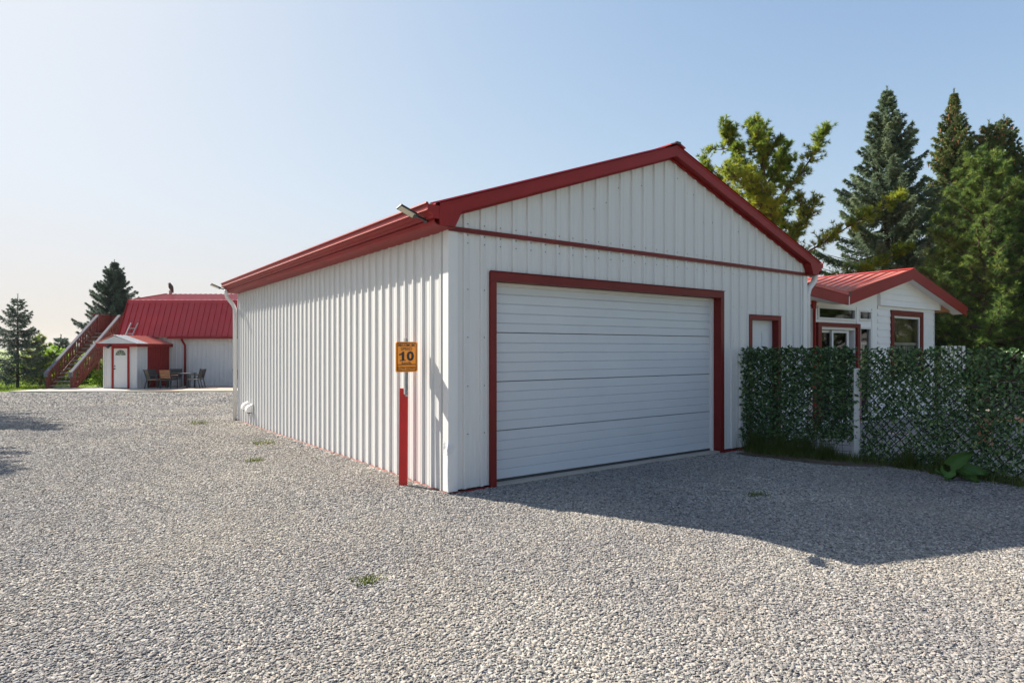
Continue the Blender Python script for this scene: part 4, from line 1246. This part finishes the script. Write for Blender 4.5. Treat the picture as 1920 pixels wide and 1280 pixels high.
# open-crowned pine behind the garage: limbs listed in metres across (x), away (y) and up (z)
pr = empty('pine_tree', (8.9, 22.0, -.19), 0, 'yellow-green open-branched pine rising behind the garage roof', 'tree')
def K(px, py, dy=0.0):
    Y = 22.0
    return ((px - 960) / 1186 * Y - 8.9, dy, 1.62 + (655 - py) / 1186 * Y + .19)
trunk = ([K(1446, 700), K(1445, 470), K(1441, 400), K(1436, 345), K(1425, 300), K(1418, 250)], [.17, .11, .085, .06, .035, .012])
LB = [([K(1443, 425), K(1395, 380, .3), K(1350, 335, .6), K(1334, 285, .7)], .05, .62, .55),
      ([K(1442, 410), K(1400, 375, -.6), K(1365, 350, -1.0), K(1338, 335, -1.2)], .045, .66, .85),
      ([K(1436, 350), K(1400, 310, .2), K(1372, 275, .3), K(1366, 238, .3)], .04, .46, .45),
      ([K(1436, 350), K(1425, 300, -.2), K(1408, 262, -.3), K(1416, 232, -.3)], .04, .50, .5),
      ([K(1430, 320), K(1440, 280, .2), K(1437, 238, .3)], .03, .46, .55),
      ([K(1437, 345), K(1465, 310, .2), K(1480, 280, .4)], .03, .42, .5),
      ([K(1441, 395), K(1480, 350, -.3), K(1515, 300, -.5), K(1537, 256, -.5)], .05, .46, .5),
      ([K(1440, 370), K(1462, 330, .4), K(1485, 300, .6)], .03, .46, .5),
      ([K(1444, 430), K(1470, 400, .3), K(1484, 365, .5)], .035, .46, .45),
      ([K(1444, 440), K(1420, 400, -.5), K(1398, 375, -.9), K(1385, 362, -1.1)], .04, .68, .9),
      ([K(1444, 450), K(1430, 415, -.7), K(1425, 380, -1.0)], .035, .66, .85),
      ([K(1445, 480), K(1405, 430, -.2), K(1370, 405, -.4)], .04, .66, .7),
      ([K(1445, 490), K(1475, 450, -.3), K(1500, 420, -.4), K(1517, 385, -.4)], .04, .5, .65),
      ([K(1446, 500), K(1480, 470, .3), K(1495, 440, .5)], .035, .54, .7),
      ([K(1446, 540), K(1500, 475, -.6), K(1560, 440, -1.0), K(1600, 415, -1.2), K(1640, 392, -1.2)], .05, .40, .62),
      ([K(1446, 590), K(1520, 535, -.8), K(1590, 510, -1.2), K(1655, 472, -1.3)], .05, .38, .5),
      ([K(1446, 600), K(1490, 530, .4), K(1520, 500, .6)], .04, .4, .6)]
gl = np.random.default_rng(77); extra = []
for (pts, r0, bush, ty) in LB[:6] + LB[7:-3] + LB[-1:]:
    B = limb_pts(pts, 20); D = unit(np.gradient(B, axis=0)); L = float(np.linalg.norm(np.diff(B, axis=0), axis=1).sum())
    for k in range(int(2 + L * 1.6)):
        i = int(gl.integers(6, 17)); d = unit(D[i] * .8 + gl.normal(0, .7, 3) + np.array([0, 0, .25])); l = L * (.13 + .18 * gl.random()) + .15
        extra.append(([tuple(B[i]), tuple(B[i] + d * l * .5), tuple(B[i] + d * l + np.array([0, 0, .12 * l]))], .018, bush * .62, float(np.clip(ty + gl.normal(0, .15), 0, 1))))
LB += extra
pine_from_limbs(pr, trunk, LB, M['pine'], 41, nl=.15, per=34, width=.016, more=4)

# white picket fence glimpsed beyond the house
pf = empty('picket_fence', (11.55, 17.0, gz(17.0)), math.radians(10), 'short white picket fence between the house corner and the pines', 'fence')
for k in range(6):
    mb = MB(); mb.box(k * .13, k * .13 + .085, 0, .02, 0, 1.83); mb.build('picket', M['wire'], pf)
mb = MB(); mb.box(-.05, .8, .021, .06, 1.45, 1.53); mb.box(-.05, .8, .021, .06, .4, .48); mb.build('rail', M['wire'], pf)

# ------------------------------------------------------------------ trees on the left
LG = 'spruces on the lawn'
spruce((-25.4, 32.5, gz(32.5)), 4.75, 1.75, 'young dark spruce with a bare leader on the lawn, left of the staircase', M['spruce_far'], 51, z0=.75, dens=1.25, group=LG, taper=.95, scale_n=1.0)
spruce((-27.3, 31.3, gz(31.3)), 3.55, 1.5, 'spruce cut by the left edge of the photo, on the lawn', M['spruce_far'], 52, z0=.35, dens=1.4, group=LG, scale_n=1.3)
spruce((-27.8, 39.0, gz(39)), 2.85, 1.15, 'small dark spruce behind the staircase handrail', M['spruce_far'], 53, z0=.3, group=LG, dens=1.3, scale_n=1.4)
spruce((-26.4, 42.0, gz(42)), 7.9, 3.2, 'big blue spruce rising behind the barn and the stair landing', M['spruce_far'], 54, z0=.8, dens=2.0, taper=.95, scale_n=1.2)
pine((-25.6, 34.3, gz(34.3)), 2.65, .95, 'young bright-green pine with upright candles beside the staircase', M['pine'], 55, z0=.45, nl=.13, ty=.6, bush=.26)
shrub('broadleaf_shrub', (-27.0, 37, gz(37)), [((0, 0, 1.1), (1.5, 1, 1.1), .5), ((1.8, .3, .9), (1.2, .9, .9), .3), ((-1.6, 0, .8), (1.2, .9, .8), .2)], 4500, .10, 'sunlit bright-green shrub between the young pine and the staircase', 'shrub', M['broadleaf'], 56)
shrub('broadleaf_shrub', (-23.6, 36.8, gz(36.8)), [((0, 0, .8), (1.2, .8, .9), .6), ((1.3, .2, .6), (.9, .7, .7), .4)], 2600, .08, 'dark green shrub under the flight of stairs', 'shrub', M['weed'], 57)
shrub('broadleaf_shrub', (-21.0, 32.6, gz(32.6)), [((0, 0, .45), (.75, .5, .5), .6), ((.6, .3, .35), (.5, .4, .4), .4)], 1800, .06, 'low shrub at the foot of the shed beneath the right handrail', 'shrub', M['broadleaf'], 58)
# spruces just outside the left edge, whose shadows reach into the drive
spruce((-17.6, 17.9, gz(17.9)), 7.4, 2.4, 'spruce beyond the left edge of the photo, casting the far shadow on the gravel', M['spruce_far'], 61, z0=.6)
spruce((-12.9, 11.9, gz(11.9)), 5.8, 1.9, 'spruce beyond the left edge of the photo, casting the near shadow on the gravel', M['spruce_far'], 62, z0=.6)

# ------------------------------------------------------------------ leafy screen fence
F0, F1 = Vector((3.78, 10.24, 0)), Vector((5.10, 9.37, 0)); F2 = F1 + Vector((.92, -1.69, 0)).normalized() * 3.3
fence = empty('leaf_fence', F1, 0, 'artificial ivy screen fence on white posts and wire, closing the gap right of the garage', 'fence')
def screen(a, b, H0, H1, n_leaf, seed, holes_amt, z_gap):
    g = np.random.default_rng(seed); d = (b - a); L = d.length; d = np.array(d.normalized()); nrm = np.array((d[1], -d[0], 0)); a = np.array(a - F1)
    def S(s, z, o=0.0): return a + d * s + np.array([0, 0, z]) + nrm * o
    mb = MB(); step = .125; run = 1.05
    for k in np.arange(-H1 / run, L, step):
        for sg in (1, -1):
            s0 = k if sg == 1 else L - k
            z0_, z1_ = z_gap(min(max(s0, 0), L)), H1 - .02
            p0, p1 = (s0, z0_), (s0 + sg * (z1_ - z0_) / run, z1_)
            t0, t1 = 0.0, 1.0
            lo, hi = min(p0[0], p1[0]), max(p0[0], p1[0])
            if hi < 0 or lo > L: continue
            def cl(t): return (p0[0] + (p1[0] - p0[0]) * t, p0[1] + (p1[1] - p0[1]) * t)
            ts = [0, 1]
            for e in (0, L):
                if p1[0] != p0[0]:
                    tt = (e - p0[0]) / (p1[0] - p0[0])
                    if 0 < tt < 1: ts.append(tt)
            ts = sorted(ts)
            for ta, tb_ in zip(ts[:-1], ts[1:]):
                mid = cl((ta + tb_) / 2)
                if 0 <= mid[0] <= L:
                    q0, q1 = cl(ta), cl(tb_)
                    mb.bar(S(q0[0], q0[1], .01 * sg), S(q1[0], q1[1], .01 * sg), .011, .007, up=tuple(nrm))
    lat = mb.build('lattice', M['stick'], fence)
    # leaves clustered on the lattice, thinned in patches
    s = g.random(n_leaf) * (L + .06) - .03; z = H0 + g.random(n_leaf) * (H1 - H0 + .03)
    ph = g.random(8) * 6.28
    den = .5 + .22 * np.sin(s * 3.1 + ph[0] + z * 1.3) + .22 * np.sin(z * 4.7 + ph[1] + s * 1.1) + .18 * np.sin(s * 7.3 - z * 3.9 + ph[2]) + .12 * np.sin(s * 15 + z * 11 + ph[3])
    keep = (g.random(n_leaf) < np.clip(den * 1.2 + (1 - holes_amt), 0.05, 1)) & (z > np.array([z_gap(q) for q in s]) + g.normal(0, .03, n_leaf))
    s, z = s[keep], z[keep]
    # pull towards lattice lines so diamonds of daylight stay between
    for fam in (1, -1):
        c = (s - fam * z / run) / step
        near = np.round(c)
        pull = .72 if holes_amt > .4 else .55
        sel = g.random(len(s)) < .5
        s = np.where(sel, s + (near - c) * step * pull, s)
    k = len(s)
    o = g.normal(.0, .028, k)
    P = a + d * s[:, None] + np.stack([np.zeros(k), np.zeros(k), z], 1) + nrm * o[:, None]
    ax = unit(d * g.normal(0, 1, (k, 1)) + np.array([0, 0, 1]) * g.normal(-.1, .8, (k, 1)) + nrm * (g.random((k, 1)) * .9 - .1))
    nn = unit(np.tile(nrm, (k, 1)) * .9 + g.normal(0, .5, (k, 3)))
    sd_ = unit(np.cross(ax, nn)); nn = np.cross(sd_, ax)
    l = (.033 + .028 * g.random((k, 1))); w = l * (.25 + .12 * g.random((k, 1)))
    v0 = P; v1 = P + ax * l * .45 + sd_ * w + nn * .006; v2 = P + ax * l * 1.15 - nn * .006; v3 = P + ax * l * .45 - sd_ * w + nn * .006; vm = P + ax * l * .5 - nn * .003
    V = np.stack([v0, v1, v2, v3, vm], 1).reshape(-1, 3); b5 = np.arange(k)[:, None] * 5
    F = np.concatenate([b5 + np.array([[0, 1, 4]]), b5 + np.array([[1, 2, 4]]), b5 + np.array([[2, 3, 4]]), b5 + np.array([[3, 0, 4]])], 1).reshape(-1, 3)
    T = np.clip((.34 if L < 2 else .50) + g.normal(0, .24, k), 0, 1); T = np.repeat(T, 4)  # longer run's leaves tinted lighter, sunlight put into their colour
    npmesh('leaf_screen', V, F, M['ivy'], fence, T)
screen(F0, F1 + Vector((-.04, .03, 0)), .10, 1.615, 10800, 71, .48, lambda q: .16 if q < 1.0 else .27)
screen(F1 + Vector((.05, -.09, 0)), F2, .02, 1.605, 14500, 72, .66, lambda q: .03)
# posts and wire
for (p, h, w) in ((Vector((0, .02, 0)), 1.34, .042), (F2 - F1, 1.5, .05), ((F2 - F1) * .33 + Vector((.10, .06, 0)), 1.25, .022)):
    mb = MB(); mb.box(p.x - w, p.x + w, p.y - w, p.y + w, -.1, h); mb.build('post', M['white_trim'], fence, bevel=.006)
mb = MB(); dW = (F2 - F1).normalized(); off = Vector((-dW.y, dW.x, 0)) * .14
if off.x < 0: off = -off
for s in np.arange(0.1, 3.3, .075): p = dW * s + off; mb.bar((p.x, p.y, .0), (p.x, p.y, 1.22), .0045, .0045)
for z in np.arange(.02, 1.23, .10): mb.bar(tuple(off + dW * .1 + Vector((0, 0, z))), tuple(off + dW * 3.28 + Vector((0, 0, z))), .0045, .0045)
mb.build('wire_mesh', M['wire'], fence)
mb = MB(); dL = (F0 - F1)
for z in (.10, .19, .28): mb.bar((0, .02, z), (dL.x, dL.y + .02, z), .006, .006)
for k in range(1, 9): p = dL * (k / 9); mb.bar((p.x, p.y + .02, 0), (p.x, p.y + .02, .3), .005, .005)
mb.build('wire_mesh', M['dark_metal'], fence)
# pale yard furniture glimpsed through the screen
bn = MB(); bn.box(0, 1.9, 0, .42, .40, .46); bn.box(.1, .18, .05, .37, 0, .399); bn.box(1.72, 1.8, .05, .37, 0, .399)
o = bn.build('bench', M['tan_wood']); o.location = (7.6, 10.2, .05); o.rotation_euler = (0, 0, math.radians(-10)); tag(o, 'low wooden bench in the yard, glimpsed through the leafy fence', 'bench')

# burdock at the foot of the fence
bd = empty('burdock_plant', (5.50, 7.92, 0), 0, 'large-leaved burdock plant at the foot of the leafy fence', 'plant')
def big_leaf(base, tip, width, up, cup=.03):
    a, b = Vector(base), Vector(tip); ax = b - a; L = ax.length; ax.normalize(); sd = ax.cross(Vector(up)).normalized(); nn = sd.cross(ax)
    mb = MB(); n = 12; m = 6; grid = []
    for i in range(n + 1):
        t = i / n; w = width * (math.sin(math.pi * min(1, t * .86 + .14) ** .8) ** .75) * (1 + .07 * math.sin(i * 2.3))
        row = []
        for j in range(m + 1):
            u = j / m * 2 - 1
            back = -.10 * L * (abs(u) ** 1.5) * max(0, 1 - t * 3)
            row.append(a + ax * (L * t + back) + sd * (u * w) + nn * (cup * u * u * 2 - .10 * L * t * t + .012 * math.sin(i * 1.7 + j * 2.1) * abs(u)))
        grid.append(row)
    V = [tuple(p) for r in grid for p in r]; F = [(i * (m + 1) + j, i * (m + 1) + j + 1, (i + 1) * (m + 1) + j + 1, (i + 1) * (m + 1) + j) for i in range(n) for j in range(m)]
    npmesh('leaf', V, F, M['burdock'], bd, np.full(len(F), random.random()), smooth=True)
big_leaf((-.02, -.02, .16), (.16, -.16, .36), .085, (-.3, -.8, .6))
big_leaf((.02, -.05, .12), (.30, -.22, .10), .10, (-.2, -.7, .9))
big_leaf((-.10, -.06, .10), (-.20, -.20, .02), .085, (-.2, -.8, .7))
big_leaf((.05, -.08, .08), (.16, -.26, .0), .06, (-.2, -.8, .7))
mb = MB()
for (tx, ty, tz) in ((-.02, -.02, .16), (.02, -.05, .12), (-.10, -.06, .10), (.05, -.08, .08)): mb.tube([(0, 0, -.02), (tx * .5, ty * .5, tz * .7), (tx, ty, tz)], [.012, .009, .006], 6)
mb.tube([(-.02, -.03, .03), (-.16, -.10, .06), (-.27, -.10, .13)], [.016, .018, .012], 7)
mb.build('stem', M['burdock'], bd, smooth=True)

# grass and weeds
def blades(P, h, w, g, lean=.5):
    k = len(P); az = g.random(k) * 6.28; ln = lean * g.random(k)
    d = np.stack([np.cos(az) * ln, np.sin(az) * ln, np.ones(k)], 1); s = np.stack([-np.sin(az), np.cos(az), np.zeros(k)], 1)
    hh = (h * (.5 + .8 * g.random(k)))[:, None]
    V = np.stack([P - s * w, P + s * w, P + d * hh], 1).reshape(-1, 3)
    return V, np.arange(3 * k).reshape(-1, 3), np.clip(.45 + g.normal(0, .22, k), 0, 1)
g = np.random.default_rng(91)
def along(a, b, n, sp): t = g.random(n)[:, None]; return np.array(a) * (1 - t) + np.array(b) * t + np.stack([g.normal(0, sp, n), g.normal(0, sp, n), np.zeros(n)], 1)
P = np.concatenate([along((3.85, 9.95, 0), (4.55, 9.45, 0), 1500, .13), along((4.6, 9.35, 0), (5.3, 8.9, 0), 700, .12), along((5.35, 8.75, 0), (6.5, 6.75, 0), 1500, .09)])
V, F, T = blades(P, .13, .0045, g, .9)
P2 = np.concatenate([np.array([[cx, cy, 0]]) + np.stack([g.normal(0, .07, 260), g.normal(0, .05, 260), np.zeros(260)], 1) for cx, cy in ((3.95, 9.95), (4.15, 9.8), (4.3, 9.62), (4.5, 9.62), (3.86, 10.1), (4.62, 9.3), (5.4, 8.62), (5.62, 8.2))])
V2, F2_, T2 = blades(P2, .30, .005, g, .7)
F = np.concatenate([F, F2_ + len(V)]); V = np.concatenate([V, V2]); T = np.concatenate([T, T2 * .6])
o = npmesh('weeds', V, F, M['weed'], None, T * .6); tag(o, 'rough weeds and dry grass along the foot of the leafy fence', 'weeds', kind='stuff')
P = np.stack([-36 + 18 * g.random(26000), 28.2 + 13 * g.random(26000) ** 1.4, np.zeros(26000)], 1)
ok = ~((P[:, 0] > -22.4) & (P[:, 1] < 34)) & (P[:, 0] < P[:, 1] * -.55)
P = P[ok]; P[:, 2] = [gz(y) - .02 for y in P[:, 1]]
V, F, T = blades(P, .10, .016, g, .9); o = npmesh('grass', V, F, M['grass'], None, np.clip(T + .1, 0, 1)); tag(o, 'rough lawn grass around the young trees at the left', 'grass', kind='stuff')
for i, (x, y, s, lab) in enumerate(((-7.15, 14.45, .10, 'small yellow-green weed far out in the gravel, level with the garage end'), (-4.35, 11.05, .09, 'low green weed in the gravel close to the garage side wall'), (-1.02, 4.42, .045, 'tiny weed alone in the open gravel in the foreground'), (2.72, 7.02, .05, 'dark tuft of weed in the shaded gravel before the garage door'), (-3.75, 9.2, .06, 'faint weed tuft in the gravel halfway along the garage side wall'))):
    gg = np.random.default_rng(200 + i); n = 90
    P = np.stack([gg.normal(0, s, n), gg.normal(0, s, n), np.zeros(n)], 1); V, F, T = blades(P, s * .9, .004 + s * .03, gg, 1.4)
    o = npmesh('weed', V, F, M['weed'], None, T); o.location = (x, y, gz(y)); tag(o, lab, 'weed', 'weeds in the gravel')

# ------------------------------------------------------------------ loose gravel stones (stuff)
def gravel_group(seed):
    ng = bpy.data.node_groups.new('loose_stones', 'GeometryNodeTree')
    ng.interface.new_socket('Geometry', in_out='INPUT', socket_type='NodeSocketGeometry')
    ng.interface.new_socket('Geometry', in_out='OUTPUT', socket_type='NodeSocketGeometry')
    N = ng.nodes.new; L = ng.links.new
    gi = N('NodeGroupInput'); go = N('NodeGroupOutput')
    dp = N('GeometryNodeDistributePointsOnFaces'); dp.distribute_method = 'RANDOM'; dp.inputs['Seed'].default_value = seed
    na = N('GeometryNodeInputNamedAttribute'); na.data_type = 'FLOAT'; na.inputs['Name'].default_value = 'density'
    L(gi.outputs[0], dp.inputs['Mesh']); L(na.outputs[0], dp.inputs['Density'])
    geo = N('GeometryNodeJoinGeometry'); 
    g2i = []
    for k in range(5):
        ico = N('GeometryNodeMeshIcoSphere'); ico.inputs['Radius'].default_value = .5; ico.inputs['Subdivisions'].default_value = 1 if k < 3 else 2
        sp = N('GeometryNodeSetPosition'); nz = N('ShaderNodeTexNoise'); nz.noise_dimensions = '4D'; nz.inputs['W'].default_value = k * 3.7 + seed; nz.inputs['Scale'].default_value = 1.6
        sub = N('ShaderNodeVectorMath'); sub.operation = 'SUBTRACT'; sub.inputs[1].default_value = (.5, .5, .5)
        sc = N('ShaderNodeVectorMath'); sc.operation = 'SCALE'; sc.inputs['Scale'].default_value = 1.1
        L(nz.outputs['Color'], sub.inputs[0]); L(sub.outputs[0], sc.inputs[0]); L(sc.outputs[0], sp.inputs['Offset']); L(ico.outputs['Mesh'], sp.inputs['Geometry'])
        tr = N('GeometryNodeTransform'); tr.inputs['Scale'].default_value = (1.2, .88, .40 + .09 * (k % 3)); L(sp.outputs[0], tr.inputs['Geometry'])
        sm = N('GeometryNodeSetMaterial'); sm.inputs['Material'].default_value = M['gravel_stone']; L(tr.outputs[0], sm.inputs[0])
        gi_ = N('GeometryNodeGeometryToInstance'); L(sm.outputs[0], gi_.inputs[0]); g2i.append(gi_)
    for gi_ in g2i[::-1]: L(gi_.outputs[0], geo.inputs[0])
    ip = N('GeometryNodeInstanceOnPoints'); ip.inputs['Pick Instance'].default_value = True
    L(dp.outputs['Points'], ip.inputs['Points']); L(geo.outputs[0], ip.inputs['Instance'])
    rr = N('FunctionNodeRandomValue'); rr.data_type = 'FLOAT_VECTOR'; rr.inputs[0].default_value = (-.38, -.38, 0); rr.inputs[1].default_value = (.38, .38, 6.283)
    L(rr.outputs[0], ip.inputs['Rotation'])
    rs = N('FunctionNodeRandomValue'); rs.data_type = 'FLOAT'; rs.inputs[2].default_value = 0; rs.inputs[3].default_value = 1; rs.inputs['Seed'].default_value = seed + 3
    pw = N('ShaderNodeMath'); pw.operation = 'POWER'; pw.inputs[1].default_value = 3.2; L(rs.outputs[1], pw.inputs[0])
    mr = N('ShaderNodeMath'); mr.operation = 'MULTIPLY_ADD'; mr.inputs[1].default_value = 1.45; mr.inputs[2].default_value = .55; L(pw.outputs[0], mr.inputs[0])
    ns = N('GeometryNodeInputNamedAttribute'); ns.data_type = 'FLOAT'; ns.inputs['Name'].default_value = 'stone_size'
    ml = N('ShaderNodeMath'); ml.operation = 'MULTIPLY'; L(mr.outputs[0], ml.inputs[0]); L(ns.outputs[0], ml.inputs[1])
    L(ml.outputs[0], ip.inputs['Scale'])
    L(ip.outputs[0], go.inputs[0])
    return ng
def in_garage(x, y):
    p = Vector((x, y, 0)) - C0; u, v = p.dot(U), p.dot(Vv); return -.05 < u < GW + .1 and -.02 < v < GL
def behind_fence(x, y):
    a = F0 + (F1 - F0) * ((x - F0.x) / (F1.x - F0.x)) if x < F1.x else F1 + (F2 - F1) * ((x - F1.x) / (F2.x - F1.x))
    return x > F0.x - .1 and y > a.y - .12
bands = [(2.2, 6.4, .2, 5800, .0134), (6.4, 9.6, .2, 3900, .0158), (9.6, 14.0, .2, 2000, .0205), (14.0, 20.0, .2, 800, .030), (20.0, 27.6, .4, 330, .045)]
mb = MB(); dl, szs = [], []
for (y0, y1, cell, dens, size) in bands:
    for y in np.arange(y0, y1 - 1e-6, cell):
        for x in np.arange(-1.0 * (y + 1) - .6, 1.0 * (y + 1) + .6, cell):
            cx, cy = x + cell / 2, y + cell / 2
            if in_garage(cx, cy) or behind_fence(cx, cy): continue
            mb.face([(x, y, gz(y) + .003), (x + cell, y, gz(y) + .003), (x + cell, y + cell, gz(y + cell) + .003), (x, y + cell, gz(y + cell) + .003)])
            dl.append(dens); szs.append(size)
o = mb.build('loose_gravel', M['gravel_stone'], fix=False)
for nm, val in (('density', dl), ('stone_size', szs)):
    at = o.data.attributes.new(nm, 'FLOAT', 'FACE'); at.data.foreach_set('value', val)
md = o.modifiers.new('loose_stones', 'NODES'); md.node_group = gravel_group(3)
tag(o, 'loose crushed grey limestone covering the drive', 'gravel', kind='stuff')

# ------------------------------------------------------------------ summer haze
mb = MB(); mb.box(-5200, 5200, -600, 5400, -4, 60)
hm = bpy.data.materials.new('haze_air'); hm.use_nodes = True
hn = hm.node_tree; hn.nodes.remove(hn.nodes["Principled BSDF"])
pv = hn.nodes.new("ShaderNodeVolumePrincipled"); pv.inputs["Color"].default_value = (0.97, 0.94, 0.90, 1); pv.inputs["Density"].default_value = 0.00013; pv.inputs["Anisotropy"].default_value = 0.0
hn.links.new(pv.outputs[0], hn.nodes["Material Output"].inputs["Volume"])
o = mb.build('haze', hm); o["kind"] = 'stuff'
